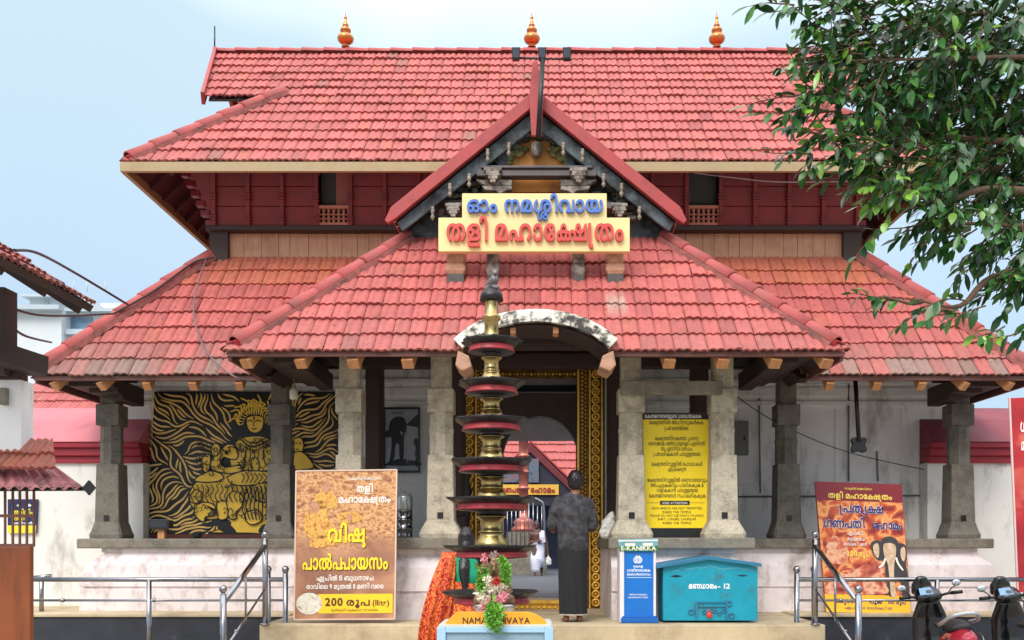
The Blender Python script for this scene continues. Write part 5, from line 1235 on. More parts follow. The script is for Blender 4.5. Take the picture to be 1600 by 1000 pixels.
rail('l', WX(30,RYY), WX(446,RYY), [WX(233,RYY)], [(WX(446,RYY),RYY),(WX(419,RYY),RYY)], 'horizontal steel ramp railing along the black base at the left')
rail('r', WX(1245,RYY), WX(1640,RYY), [WX(1464,RYY)], [(WX(1245,RYY),RYY),(WX(1272,RYY),RYY)], 'horizontal steel ramp railing along the black base behind the scooters')
mb = MB(); y = 12.5; mb.tube([(WX(52,y),y,WZ(903,y)),(WX(80,y),y,WZ(900,y))], .03, 8); mb.tube([(WX(65,y),y,FZ+.022),(WX(65,y),y,WZ(903,y))], .03, 8); tag(mb.build('steel_stub_rail', mSTEEL), 'short steel rail post on the walkway by the white boundary wall at left', 'rail')

# ------------------------------------------------------------------ small things under the eaves
proto = None
for px, py, Y, lab in ((459,614,12.5,'white bulb hanging from the porch bracket in front of the mural'),(1212,633,12.5,'white bulb hanging beside the dark pillar right of the notice board'),(845,548,12.0,'white bulb hanging high in the gilded doorway')):
    p = W(px, py, Y)
    if proto is None:
        proto = thing('hanging_bulb', lab, 'light bulb', p, 'bulbs hanging under the eaves')
        mb = MB(); mb.lathe([(.004,-.09),(.045,-.085),(.055,-.06),(.055,.02),(.04,.055),(.022,.07)], p, 14); mb.build('bulb', flat('bulb_white', (226,222,206), .3), proto)
        mb = MB(); mb.lathe([(.022,.07),(.024,.11),(.01,.125)], p, 10); mb.tube([p+Vector((0,0,.12)), p+Vector((0,0,.5))], .004, 5); mb.build('socket', mCARVE, proto)
    else: copy_tree(proto, p, None, lab)
o = thing('hanging_lamp', 'black four lobed lamp hanging on a long rod from the right eaves', 'lamp', W(1343,700,12.6))
mb = MB(); mb.tube([W(1336,585,12.6), W(1342,690,12.6)], .028, 10); mb.build('rod', mBLACK, o)
mb = MB(); c = W(1343,695,12.6); pts = []
for k in range(32):
    a = 2*math.pi*k/32; r = .105*(1 + .28*abs(math.cos(2*a))**.5*0 + .22*math.cos(4*(a-math.pi/4))); pts.append(c + Vector((r*math.cos(a),0,r*math.sin(a))))
mb.prism(pts, (0,.07,0)); mb.build('head', mBLACK, o, .01)
mb = MB(); y = 13.8; mb.box(WX(1146,y), WX(1170,y), y, 13.88, WZ(711,y), WZ(658,y)); e = mb.build('meter_box', M('meter_grey', (120,122,122), rough=.5, var=.1), None, .008); tag(e, 'grey electric meter box on the wall behind the right porch pillar', 'meter box')
mb = MB(); mb.box(WX(1163,y)-.01, WX(1163,y)+.01, y-.012, y-.001, WZ(688,y), WZ(681,y)); mb.build('latch', mBLACK, e)
# water dispensers
proto = None; WY = 12.35
for k, (px, lab) in enumerate(((632,'glass topped steel water filter next to the brown poster'),(655,'glass topped steel water filter next to the pale pillar'))):
    p = Vector((WX(px,WY), WY, LZ+.008))
    if k == 0:
        proto = thing('water_filter', lab, 'water filter', p, 'water filters on the porch ledge')
        mb = MB(); mb.lathe([(.10,0),(.105,.02),(.10,.04),(.1,.11),(.108,.115),(.108,.13),(.1,.135),(.1,.22),(.108,.225),(.108,.24),(.1,.245),(.1,.34),(.106,.345)], p, 20); mb.build('steel_drum', mSTEEL, proto)
        mb = MB(); mb.lathe([(.1,.346),(.104,.38),(.104,.52),(.08,.57),(.03,.58),(.025,.60)], p, 20); mb.build('glass_dome', M('bottle_glass', (168,172,168), rough=.12, metal=.3), proto)
        mb = MB(); mb.tube([p+Vector((0,-.1,.05)), p+Vector((0,-.15,.05)), p+Vector((0,-.15,.02))], .012, 6); mb.build('tap', mSTEEL, proto)
    else: copy_tree(proto, p, None, lab)
# plastic bag
rnd = random.Random(3)
p = W(952,818,12.1)
e = organic('plastic_bag', [[(p.x-.02,12.1,LZ+.06,.10,.09),(p.x,12.1,LZ+.2,.09,.08),(p.x+.04,12.1,LZ+.32,.03,.03)],[(p.x-.07,12.08,LZ+.06,.06),(p.x-.05,12.08,LZ+.15,.06)]], M('bag_white', (220,218,216), rough=.4, var=.08), None, .012, 1, lambda v, n: v + n*.018*noise.noise(v*22))
tag(e, 'crumpled white plastic bag on the stone ledge right of the doorway', 'plastic bag')
# ------------------------------------------------------------------ boundary walls
mPINKW = M('pink_coping', (202,112,120), rough=.6, var=.1, scale=2, dirt=(140,70,80), damt=.5, dscale=1.4)
mCRIM = M('crimson_cornice', (150,28,46), rough=.5, var=.12, scale=3)
mBWALL = M('boundary_white', (226,224,218), rough=.75, var=.04, scale=2, dirt=(112,98,88), damt=.75, dscale=1.3, dlo=.53, dhi=.74, drip=(1.8,1.8,.8))
for sg, x0, x1, lab in ((-1,-11,-5.56,'white boundary wall with pink coping and crimson cornice at the left'),(1,5.55,11,'white boundary wall with crimson cornice at the right behind the red banner')):
    o = thing('boundary_wall', lab, 'wall', ((x0+x1)/2, 13.7, FZ))
    mb = MB(); mb.box(x0, x1, 13.6, 13.88, FZ+.02, 2.76); mb.build('wall', mBWALL, o)
    mb = MB(); mb.box(x0, x1, 13.55, 13.89, 2.74, 2.84); mb.box(x0, x1, 13.5, 13.885, 2.84, 2.95); mb.box(x0, x1, 13.45, 13.89, 2.95, 3.03); mb.build('cornice', mCRIM, o, .01)
    mb = MB(); xe = x1 if sg < 0 else x0; xi = -6.04 if sg < 0 else 5.96
    mb.prism([(x0,13.43,3.03),(x0,13.88,3.40),(x0,13.88,3.03)], (x1-x0,0,0)); a, b = (x0, -6.04) if sg < 0 else (5.96, x1); mb.prism([(a,13.88,3.03),(a,13.88,3.40),(a,14.3,3.62),(a,14.3,3.03)], (b-a,0,0)); mb.build('coping', mPINKW if sg < 0 else M('shaded_coping', (132,52,66), rough=.6, var=.15, dirt=(70,34,44), damt=.6, dscale=1.5), o)  # right coping: shade from the roof above is put into a darker pink
# tiled outhouse behind the left wall
o = thing('tiled_outhouse', 'low red tiled outhouse roof showing behind the left boundary wall', 'outhouse', (-9.6, 20, 0))
mb = MB(); mb.box(-12.5,-7.9,18.6,22,.0,3.7); mb.build('wall', mWALL, o)
bm = bmesh.new(); roof_slope(bm, (-13,18,3.55),(-7.5,18,3.55),(-8.7,20,4.9),(-12,20,4.9), 6, seed=71); roof_slope(bm, (-7.5,18,3.55),(-7.5,22,3.55),(-8.7,20.1,4.9),(-8.7,20,4.9), 6, seed=72); roof_obj(bm, 'roof', o)
# far apartment block
FY = 70
o = thing('apartment_block', 'pale grey concrete apartment block far off in the haze', 'building', (WX(100,FY), FY+6, 0))
mCON = M('pale_concrete', (206,212,214), rough=.9, var=.06, scale=.4); mCON2 = M('concrete_shade', (180,192,200), rough=.9, var=.08, scale=.4)
def fb(mb, x0, x1, y0, y1, d0, d1): mb.box(WX(x0,FY), WX(x1,FY), FY+d0, FY+d1, WZ(y1,FY), WZ(y0,FY))
mb = MB(); mb.box(WX(18,FY), WX(96,FY), FY, FY+12, 0, WZ(486,FY)); mb.box(WX(96,FY), WX(175,FY), FY+1.5, FY+12, 0, WZ(482,FY)); fb(mb,35,128,462,486,1,10); fb(mb,118,152,452,482,4,12); mb.build('wall', mCON, o)
mb = MB(); fb(mb,14,100,480,487,-.8,0); fb(mb,92,176,478,483,.6,1.5); fb(mb,30,112,458,462,.2,10.5); fb(mb,94,135,512,520,.4,1.5); mb.build('slab', mCON2, o)
mb = MB(); fb(mb,94,130,488,512,1.42,1.49); mb.build('window', M('far_glass', (112,140,164), rough=.2), o); mb = MB(); fb(mb,58,66,466,475,.9,.99); mb.build('window', mCON2, o)
mb = MB(); 
for px in (115,136,165): mb.tube([W(px,456,FY+5), W(px,440,FY+5)], .05, 5)
mb.build('antenna', mCON2, o)

# ------------------------------------------------------------------ shop hut at the left edge
HYY = 8.0
o = thing('shop_hut', 'shop hut at the left edge with dark tiled eaves, barred window and brown metal front', 'hut', (-4.6, HYY, 0))
X_ = lambda px, y=HYY: WX(px, y)
bm = bmesh.new(); roof_slope(bm, (-3.70,5.2,3.58),(-3.70,8.05,3.58),(-6.2,8.05,5.2),(-6.2,5.2,5.2), 9, seed=81, wear=.6)
me = bpy.data.meshes.new('tiled_roof'); bm.to_mesh(me); bm.free(); me.materials.append(M('old_tile', (150,80,74), rough=.8, var=.25, scale=12, dirt=(60,40,40), damt=.8, dscale=5, dlo=.45, dhi=.62)); link(bpy.data.objects.new('tiled_roof', me), o)
mb = MB(); plank_quad(mb, (-3.70,5.2,3.595),(-3.70,8.04,3.595),(-6.2,8.04,5.215),(-6.2,5.2,5.215), -.06)
for y in (5.6,6.2,6.8,7.4,7.95): mb.bar((-3.78,y,3.545),(-6.2,y,5.10),.06,.07)
mb.build('roof_frame', mDWOOD, o)
mb = MB(); mb.box(X_(-4),X_(17),7.9,8.1,3.0,3.72); mb.build('post', mDWOOD, o)
mb = MB(); mb.bar((X_(52),8.12,WZ(572,8.1)),(X_(-40),6.6,WZ(572,8.1)+.12),.16,.16); mb.box(X_(-60),X_(28),8.0,8.16,WZ(592,8),WZ(578,8)); mb.build('beam', mDWOOD, o)
mb = MB(); mb.box(X_(-120),X_(28),8.05,8.25,2.35,WZ(592,8)); mb.build('upper_wall', mWALL, o); mb = MB(); mb.box(X_(0),X_(9),7.99,8.06,WZ(632,8),WZ(606,8)); mb.build('wall_plate', mSTONE, o)
bm = bmesh.new(); roof_slope(bm, (-5.6,7.9,WZ(738,8)),(X_(90,7.9),7.9,WZ(738,8)),(X_(84,8.2),8.2,WZ(690,8.2)),(-5.6,8.2,WZ(690,8.2)), 2, tw=.12, seed=82, top_orange=2, wear=.4); roof_obj(bm, 'small_tiled_roof', o)
def sheet(mb, x0, x1, ya, za, yb, zb, wv=.09, amp=.016, xr=None):
    n = int((x1-x0)/wv*6); vs = []
    for j, (y, z) in enumerate(((ya,za),(yb,zb))):
        xe = x1 if j == 0 or xr is None else xr
        for i in range(n+1): x = x0+(xe-x0)*i/n; vs.append((x, y, z + amp*math.sin(2*math.pi*x/wv)))
    vs += [(v[0],v[1],v[2]-.008) for v in vs]; m = 2*(n+1)
    mb.add(vs, [(i,i+1,n+2+i,n+1+i) for i in range(n)] + [(m+i,m+n+1+i,m+n+2+i,m+i+1) for i in range(n)] + [(i,m+i,m+i+1,i+1) for i in range(n)], True)
mb = MB(); sheet(mb, -5.6, X_(138,7.8), 7.75, WZ(762,7.75), 8.3, WZ(724,8.3), xr=X_(84,8.3)); mb.build('tin_canopy', M('tin_red', (196,122,124), rough=.6, var=.2, scale=5, dirt=(90,66,66), damt=.8, dscale=4, dlo=.48, dhi=.64), o)
mb = MB(); c = W(138,762,7.74); mb.prism([c+Vector((-.05,0,0)),c+Vector((0,0,-.06)),c+Vector((.05,0,0)),c+Vector((0,0,.06))],(0,.03,0)); mb.bar((-5.6,7.8,WZ(766,7.8)),(X_(136,7.8),7.8,WZ(764,7.8)),.04,.03); mb.build('canopy_edge', mBLACK, o)
mb = MB()
for px in (-20,-6,8,20,31,42,53): mb.bar((X_(px),8,WZ(853,8)),(X_(px),8,WZ(760,8)),.016,.016)
for py in (762,806,852): mb.bar((X_(-60),8.0,WZ(py,8)),(X_(54),8.0,WZ(py,8)),.02,.026)
mb.build('window_bars', M('rusty_bar', (120,74,62), rough=.6, var=.2), o)
mb = MB(); mb.box(X_(-100),X_(50),7.97,8.03,.12,WZ(854,8)); mb.build('metal_front', M('brown_metal', (140,72,34), rough=.4, var=.12, scale=2, dirt=(70,34,20), damt=.6, dscale=2, drip=(3,3,.5)), o, .004)
mb = MB(); mb.box(X_(-110),X_(-62),8.05,8.3,.0,2.34); mb.box(X_(-60),X_(20),8.1,8.3,.002,.12); mb.build('side_wall', mWALL, o)
for px in (8, 46): mb = MB(); mb.box(X_(px)-.02,X_(px)+.02,7.98,8.02,.002,.12); mb.build('leg', mDWOOD, o)
# blue sign on the boundary wall behind the bars
y = 13.55; e = thing('wall_sign', 'small dark blue sign with yellow lettering on the white wall behind the barred window', 'sign', W(38,833,y))
fn = panel(W(12,780,y), W(58,780,y), W(56,833,y), W(12,833,y), 46, 53)
mb = MB(); slab(mb, fn, 46, 53, .04); mb.build('board', flat('sign_navy', (26,38,84), .4), e)
mb = MB(); pprect(mb, fn, 0, 41, 46, 53, .002); write(mb, 'അറിയിപU', fn, 25, 24, 11, 36, bold=.02); write(mb, 'തളി', fn, 18, 33, 9, 18, bold=.02); mb.build('yellow_print', flat('sign_yellow', (236,214,50), .5), e)
mb = MB(); write(mb, 'മലബാർ', fn, 24, 39, 5, 32, bold=.02); pppoly(mb, fn, [(14,10),(18,7),(22,10),(18,12)], .003); pppoly(mb, fn, [(30,10),(34,7),(38,10),(34,12)], .003); mb.build('white_print', flat('sign_white', (230,232,236), .5), e)

# ------------------------------------------------------------------ inner courtyard
IY = 36.0; CF = FZ-.05
o = thing('inner_shrine', 'red tiled inner shrine with a dark gabled front seen through the gilded doorway', 'shrine', (0, IY+2, CF))
mb = MB(); mb.box(-7,7,IY,IY+5,CF,4.1); mb.build('wall', M('shrine_wall_shade', (44,50,72), rough=.7, var=.3, scale=2), o)  # the wall's shade is put into its dark blue colour
bm = bmesh.new(); roof_slope(bm, (-7.5,IY-1.2,WZ(745,IY-1.2)),(7.5,IY-1.2,WZ(745,IY-1.2)),(7.5,IY+.6,WZ(672,IY+.6)),(-7.5,IY+.6,WZ(672,IY+.6)), 6, tw=.36, seed=91, thick=.06); roof_obj(bm, 'roof', o)
mb = MB(); x = -7
while x < 7: mb.tube([(x,IY+.45,WZ(670,IY+.6)),(x,IY+1.0,WZ(670,IY+.6))], .19, 10); x += .27
mb.build('ridge_tiles', mCAP, o)
mb = MB(); gy = IY-2.6
for sg in (-1,1): mb.prism([W(828,692,gy), W(828,706,gy), W(828+sg*74,776,gy), W(828+sg*74,764,gy)], (0,.12,0))
mb.build('barge_board', M('dark_barge', (110,40,44), rough=.5), o)
mb = MB(); mb.prism([W(828,706,gy+.1), W(902,775,gy+.1), W(902,790,gy+.1), W(754,790,gy+.1), W(754,775,gy+.1)], (0,.1,0)); mb.build('gable_wall', M('gable_wall_shade', (40,40,56), rough=.7, var=.3), o)  # dark blue again holds the shade on the gable wall
mb = MB()
for sg in (-1,1): plank_quad(mb, W(828,690,gy), W(828+sg*76,763,gy), W(828+sg*76,763,gy)+Vector((0,1.8,0)), W(828,690,gy)+Vector((0,1.8,0)), .05)
mb.build('gable_roof', mREDB, o)
mb = MB()
for px in (762, 892): mb.box(WX(px,gy)-.1, WX(px,gy)+.1, gy+.1, gy+.3, CF, WZ(790,gy))
mb.build('porch_post', mDWOOD, o)
def isgn(x, y, l=0): p = W(x, y, gy); p.y -= l; return p
mb = MB(); mb.prism([isgn(780,757), isgn(873,757), isgn(873,773), isgn(780,773)], (0,.08,0)); sgo = mb.build('yellow_board', flat('shrine_yellow', (226,176,70), .5), o)
mb = MB(); write(mb, 'ഗണപതി', isgn, 800, 769.5, 12, 34, bold=.05, lift=.02); write(mb, 'േഹാമം', isgn, 848, 769.5, 12, 38, bold=.05, lift=.02); mb.build('red_lettering', flat('shrine_red', (150,40,36), .5), sgo)
for x0, x1, nm in ((786,812,'blue_picture'),(826,842,'framed_picture')):
    mb = MB(); mb.prism([isgn(x0,717,.02), isgn(x1,717,.02), isgn(x1,754,.02), isgn(x0,754,.02)], (0,.05,0)); mb.build(nm, paint(nm, [(.35,(40,70,96)),(.5,(96,110,126)),(.65,(130,90,96))], 3, 5), o, .01)
# flagstaff
y = 29.6; xf = WX(818,y); o = thing('flagstaff', 'copper clad flagstaff ringed with bands in the inner courtyard', 'flagstaff', (xf,y,CF))
mb = MB(); mb.octo(xf, y, [(CF+.002,.72,.05),(CF+.5,.72,.05),(CF+.52,.56,.05),(1.95,.5,.05)]); mb.build('pedestal', mSTONE, o)
mb = MB(); pr = [(.38,1.952),(.4,2.05),(.27,2.15),(.33,2.25),(.23,2.35)]; z = 2.35
while z < 9: pr += [(.145,z+.02),(.145,z+.40),(.19,z+.42),(.19,z+.46),(.145,z+.48)]; z += .5
mb.lathe(pr, (xf,y,0), 16); mb.build('staff', M('copper_staff', (190,112,96), rough=.35, metal=.7, var=.2), o)
# barrier
y = 29.0; o = thing('queue_barrier', 'tall rounded steel queue barrier around the flagstaff', 'barrier', (WX(820,y),y,CF))
mb = MB(); xa, xb = WX(786,y), WX(850,y); zt = WZ(778,y)
fr_ = [(xa,y,CF+.002),(xa,y,zt-.4),(xa+.15,y,zt-.08),(xa+.4,y,zt),(xb-.4,y,zt),(xb-.15,y,zt-.08),(xb,y,zt-.4),(xb,y,CF+.002)]
mb.tube(catmull(fr_,4), .035, 8); mb.tube([(xa,y,1.5),(xb,y,1.5)], .02, 6)
x = xa+.13
while x < xb-.05: mb.tube([(x,y,1.5),(x,y,zt-.12 if xa+.2 < x < xb-.2 else zt-.25)], .016, 6); x += .13
mb.build('frame', mSTEEL, o)

# ------------------------------------------------------------------ people
mSKIN = M('brown_skin', (136,88,66), rough=.5, var=.08, scale=8); mSKIND = M('dark_skin', (92,56,46), rough=.4, var=.1, scale=8); mHAIR = M('black_hair', (24,20,22), rough=.38, var=.3, scale=40)
def head_chain(c, s, fy):
    """skull, jaw, nose and ears; fy = +1 faces away from the camera"""
    x, y, z = c
    return [[(x,y-.012*fy,z-.0*s,.074*s,.088*s),(x,y-.008*fy,z+.045*s,.072*s,.088*s)],[(x,y+.02*fy,z-.045*s,.055*s,.062*s),(x,y+.038*fy,z-.085*s,.036*s,.04*s)],
            [(x,y+.085*fy,z+.015*s,.011*s),(x,y+.106*fy,z-.02*s,.015*s)],[(x-.076*s,y,z+.01*s,.012*s,.02*s),(x-.08*s,y,z-.025*s,.01*s,.016*s)],[(x+.076*s,y,z+.01*s,.012*s,.02*s),(x+.08*s,y,z-.025*s,.01*s,.016*s)],
            [(x,y+.09*fy,z-.058*s,.02*s,.01),(x,y+.088*fy,z-.068*s,.022*s,.01)]]
def eyes(parent, c, s, fy):
    mb = MB(); 
    for sx in (-1,1): mb.sphere((c[0]+sx*.032*s, c[1]+.078*s*fy, c[2]+.018*s), .012*s, 8, 6)
    return mb.build('eyes', flat('eye_dark', (30,24,24), .2), parent)
def hand(c, d, side, s=1.0, curl=.3):
    """palm, four fingers of unequal length and a thumb leaving the side of the palm"""
    c = Vector(c); d = Vector(d).normalized(); w_ = Vector(side).normalized(); n = d.cross(w_).normalized(); out = []
    P_ = lambda a, b, e=0: tuple(c + d*a*s + w_*b*s + n*e*s)
    out.append([(*P_(-.01,0), .026*s, .02*s), (*P_(.045,0), .038*s, .016*s), (*P_(.085,0), .038*s, .014*s)])
    for k, (b, L_) in enumerate(((-.03,.06),(-.01,.075),(.01,.07),(.029,.055))):
        out.append([(*P_(.085,b), .0095*s), (*P_(.085+L_*.5,b,curl*.012), .0085*s), (*P_(.085+L_*.95,b*1.05,curl*.045), .007*s)])
    out.append([(*P_(.015,-.03), .014*s), (*P_(.05,-.052,.012), .011*s), (*P_(.08,-.055,.02), .008*s)])
    return out
# man in black praying at the doorway
mx, my = WX(895, 11.1), 11.1; z0 = FZ
o = thing('person', 'man in faded dark shirt and long black mundu praying barefoot before the gilded doorway', 'person', (mx, my, z0))
def q_(x, y, z, *r): return (mx+x, my+y, z0+z, *r)
hc = q_(.03, .01, 1.615)[:3]
ch = head_chain(hc, 1.0, 1) + [[q_(.025,-.01,1.42,.062),q_(.03,-.0,1.54,.055)], [q_(0,-.01,.88,.155,.11),q_(0,-.01,1.1,.15,.11),q_(.0,-.01,1.32,.17,.11),q_(.01,-.01,1.42,.12,.08)]]
for sx in (-1, 1):
    ch += [[q_(sx*.175,-.0,1.37,.058),q_(sx*.235,.03,1.13,.046),q_(sx*.225,.07,1.07,.042)], [q_(sx*.225,.07,1.07,.042),q_(sx*.13,.24,1.17,.034),q_(sx*.04,.31,1.24,.027)]]
    ch += hand(q_(sx*.02,.315,1.26)[:3], (-sx*.02,.12,1), (0,1,.0), 1.0, .1)
    ch += [[q_(sx*.09,0,.9,.09),q_(sx*.085,.01,.5,.062),q_(sx*.075,-.01,.09,.04)], [q_(sx*.075,-.03,.045,.036,.04),q_(sx*.08,.06,.03,.04,.026),q_(sx*.085,.16,.02,.042,.018)]]
    for k in range(5): ch += [[q_(sx*(.058+.015*k),.17,.018,.01),q_(sx*(.055+.017*k),.21-.012*k*(1 if k else .3),.014,.009)]]
organic('body', ch, mSKIN, o, .0075, 3)
hr = [[(hc[0],hc[1]-.02,hc[2]-.015,.086,.092),(hc[0],hc[1]-.018,hc[2]+.03,.095,.102),(hc[0],hc[1]-.01,hc[2]+.06,.085,.092)],[(hc[0],hc[1]-.05,hc[2]-.06,.06,.04),(hc[0],hc[1]-.03,hc[2]-.02,.08,.07)]]
organic('hair', hr, mHAIR, o, .008, 2, lambda v, n: v + n*(.007*noise.noise(v*60) + .005*noise.noise(Vector((v.x*150, v.y*150, v.z*40)))))
eyes(o, hc, 1, 1)
SH = paint('shirt_faded', [(.3,(40,39,44)),(.5,(58,57,61)),(.62,(76,74,78)),(.75,(52,50,55))], 16, 10, .3, .85)
sh = [[q_(0,-.01,.86,.178,.128),q_(0,-.01,1.0,.178,.128),q_(0,-.01,1.2,.186,.128),q_(0,-.01,1.34,.19,.12),q_(.01,-.005,1.425,.13,.088)],[q_(.02,-.005,1.43,.078,.07),q_(.025,-.005,1.475,.068,.064)]]
for sx in (-1, 1): sh += [[q_(sx*.155,-.0,1.375,.082),q_(sx*.2,.015,1.26,.078),q_(sx*.232,.03,1.14,.068),q_(sx*.236,.04,1.11,.066)]]
def crease(v, n): return v + n*(.009*noise.noise(Vector((v.x*9, v.y*9, v.z*14))) + .006*math.sin(v.z*38 + 7*v.x))
organic('shirt', sh, SH, o, .009, 3, crease)
mn = [[q_(.01,0,.06,.155,.12),q_(.01,0,.3,.155,.122),q_(.005,0,.6,.165,.128),q_(0,0,.88,.168,.122),q_(0,0,.93,.16,.115)]]
def folds(v, n): a = math.atan2(v.y-my, v.x-mx); return v + n*(.010*math.sin(a*9 + v.z*2.4) * min(1, max(0, (z0+.95-v.z)*1.6)) + .006*noise.noise(v*7))
MN = MB(); ring = []
for i in range(14):
    z = .085 + .86*i/13; w_ = .158 + .012*(i/13); row = []
    for k in range(48):
        a = 2*math.pi*k/48; p = Vector((mx + w_*math.cos(a)*(1.06 if i > 9 else 1), my + .125*math.sin(a), z0+z)); row.append(folds(p, Vector((math.cos(a), math.sin(a), 0))))
    ring.append(row)
MN.add([p for r in ring for p in r], [(i*48+k, i*48+(k+1) % 48, (i+1)*48+(k+1) % 48, (i+1)*48+k) for i in range(13) for k in range(48)], True)
mun = MN.build('mundu', M('mundu_black', (30,30,33), rough=.85, var=.2, scale=14, bump=.1), o)
HM = MB(); HM.add([tuple(p + Vector((math.cos(2*math.pi*k/48)*.003, math.sin(2*math.pi*k/48)*.003, dz))) for dz in (-.003, .012) for k, p in enumerate(ring[0])], [(k, (k+1) % 48, 48+(k+1) % 48, 48+k) for k in range(48)], True); HM.build('pale_hem', flat('hem', (176,166,152), .7), mun)

# woman in the orange saree
wx, wy = WX(728, 9.2), 9.2; z0 = .242
o = thing('person', 'woman with a long braid in orange red saree and green blouse behind the oil lamp', 'person', (wx, wy, z0))
def q_(x, y, z, *r): return (wx+x, wy+y, z0+z, *r)
hc = q_(.0, .06, 1.395)[:3]
ch = head_chain(hc, .93, 1) + [[q_(0,.0,1.2,.055),q_(0,.04,1.32,.046)], [q_(0,0,.78,.17,.12),q_(0,0,.98,.125,.095),q_(0,.0,1.15,.155,.095),q_(0,.01,1.23,.1,.07)]]
for sx in (-1, 1):
    ch += [[q_(sx*.165,.0,1.18,.05),q_(sx*.21,.05,.95,.042),q_(sx*.2,.08,.92,.04)], [q_(sx*.2,.08,.92,.04),q_(sx*.11,.24,1.0,.032),q_(sx*.035,.29,1.08,.024)]]
    ch += hand(q_(sx*.018,.295,1.1)[:3], (-sx*.02,.12,1), (0,1,0), .92, .1)
    ch += [[q_(sx*.08,0,.8,.09),q_(sx*.075,.0,.45,.058),q_(sx*.07,-.01,.08,.036)], [q_(sx*.07,-.02,.04,.032,.036),q_(sx*.075,.06,.026,.036,.024),q_(sx*.08,.14,.018,.038,.016)]]
organic('body', ch, mSKIN, o, .0085, 3)
organic('hair', [[(hc[0],hc[1]-.025,hc[2]-.03,.08,.085),(hc[0],hc[1]-.02,hc[2]+.04,.08,.09),(hc[0],hc[1],hc[2]+.075,.06,.07)],[(hc[0],hc[1]-.08,hc[2]-.05,.05),(hc[0]-.005,hc[1]-.11,hc[2]-.13,.05,.03),(hc[0]-.01,wy-.115,z0+1.12,.055,.028),(hc[0]-.005,wy-.12,z0+1.03,.045,.026),(hc[0]+.0,wy-.12,z0+.94,.028),(hc[0]+.005,wy-.12,z0+.88,.014)]], mHAIR, o, .008, 1, lambda v, n: v + n*.003*noise.noise(v*70))
eyes(o, hc, .93, 1)
bl = [[q_(0,0,.99,.135,.105),q_(0,0,1.1,.15,.105),q_(0,0,1.19,.15,.095)]]
for sx in (-1, 1): bl += [[q_(sx*.14,.0,1.185,.06),q_(sx*.195,.03,1.02,.056)]]
organic('blouse', bl, M('blouse_green', (10,160,118), rough=.6, var=.12, scale=8), o, .009, 3, crease)
SAR = paint('saree_print', [(.3,(112,22,22)),(.42,(180,36,26)),(.49,(214,70,30)),(.53,(244,168,70)),(.56,(226,96,36)),(.62,(176,36,28)),(.75,(120,26,24))], 19, 3, 1.5, .7)
SK = MB(); ring = []
for i in range(16):
    z = .02 + .93*i/15; t = i/15; w_ = .27*(1-t)**1.0 + .16*t + .05*math.sin(math.pi*min(1, t*1.15))*.7; d_ = .22*(1-t) + .125*t; row = []
    for k in range(60):
        a = 2*math.pi*k/60; f = 1 + .05*math.sin(a*11+2*t)*(1-t*.7); row.append((wx + w_*f*math.cos(a), wy + d_*f*math.sin(a), z0+z))
    ring.append(row)
SK.add([p for r in ring for p in r], [(i*60+k, i*60+(k+1) % 60, (i+1)*60+(k+1) % 60, (i+1)*60+k) for i in range(15) for k in range(60)], True)
sk = SK.build('saree', SAR, o)
PL = MB(); n_, m_ = 22, 18; vs = []
for i in range(n_+1):
    t = i/n_; zc = 1.25 - 1.12*t; xc = -.16 - .19*t - .02*math.sin(3*t); hw_ = .075 + .07*t**.7 + .02*math.sin(4*t); yb_ = -.10 - .07*math.sin(math.pi*min(1,t*1.3)) - .05*t
    for j in range(m_+1):
        s = j/m_*2 - 1; x = xc + hw_*s; y = yb_ + .05*s*s + .026*math.sin(s*9 + t*3) * (.3+t); vs.append((wx+x, wy+y, z0+zc + .02*s))
# over the shoulder to the front
top = [(wx-.16+.075*(j/m_*2-1), wy+.02, z0+1.285) for j in range(m_+1)]; fr2 = [(wx-.13+.08*(j/m_*2-1), wy+.14, z0+1.12) for j in range(m_+1)]
vs = fr2 + top + vs; rows = n_+3
PL.add(vs, [(i*(m_+1)+j, i*(m_+1)+j+1, (i+1)*(m_+1)+j+1, (i+1)*(m_+1)+j) for i in range(rows-1) for j in range(m_)], True)
pl = PL.build('saree_pallu', SAR, o); sm_ = pl.modifiers.new('thick', 'SOLIDIFY'); sm_.thickness = .006
# waist wrap across the back
WW = MB(); vs = []
for i in range(9):
    z = .88 + .14*i/8
    for j in range(25): a = math.pi*(1 + j/24); vs.append((wx + (.158+.01*math.sin(j*1.3+i))*math.cos(a), wy + (.13+.006*math.sin(j*.9+i*2))*math.sin(a), z0+z - .05*(j/24)))
WW.add(vs, [(i*25+j, i*25+j+1, (i+1)*25+j+1, (i+1)*25+j) for i in range(8) for j in range(24)], True); WW.build('waist_wrap', SAR, o)

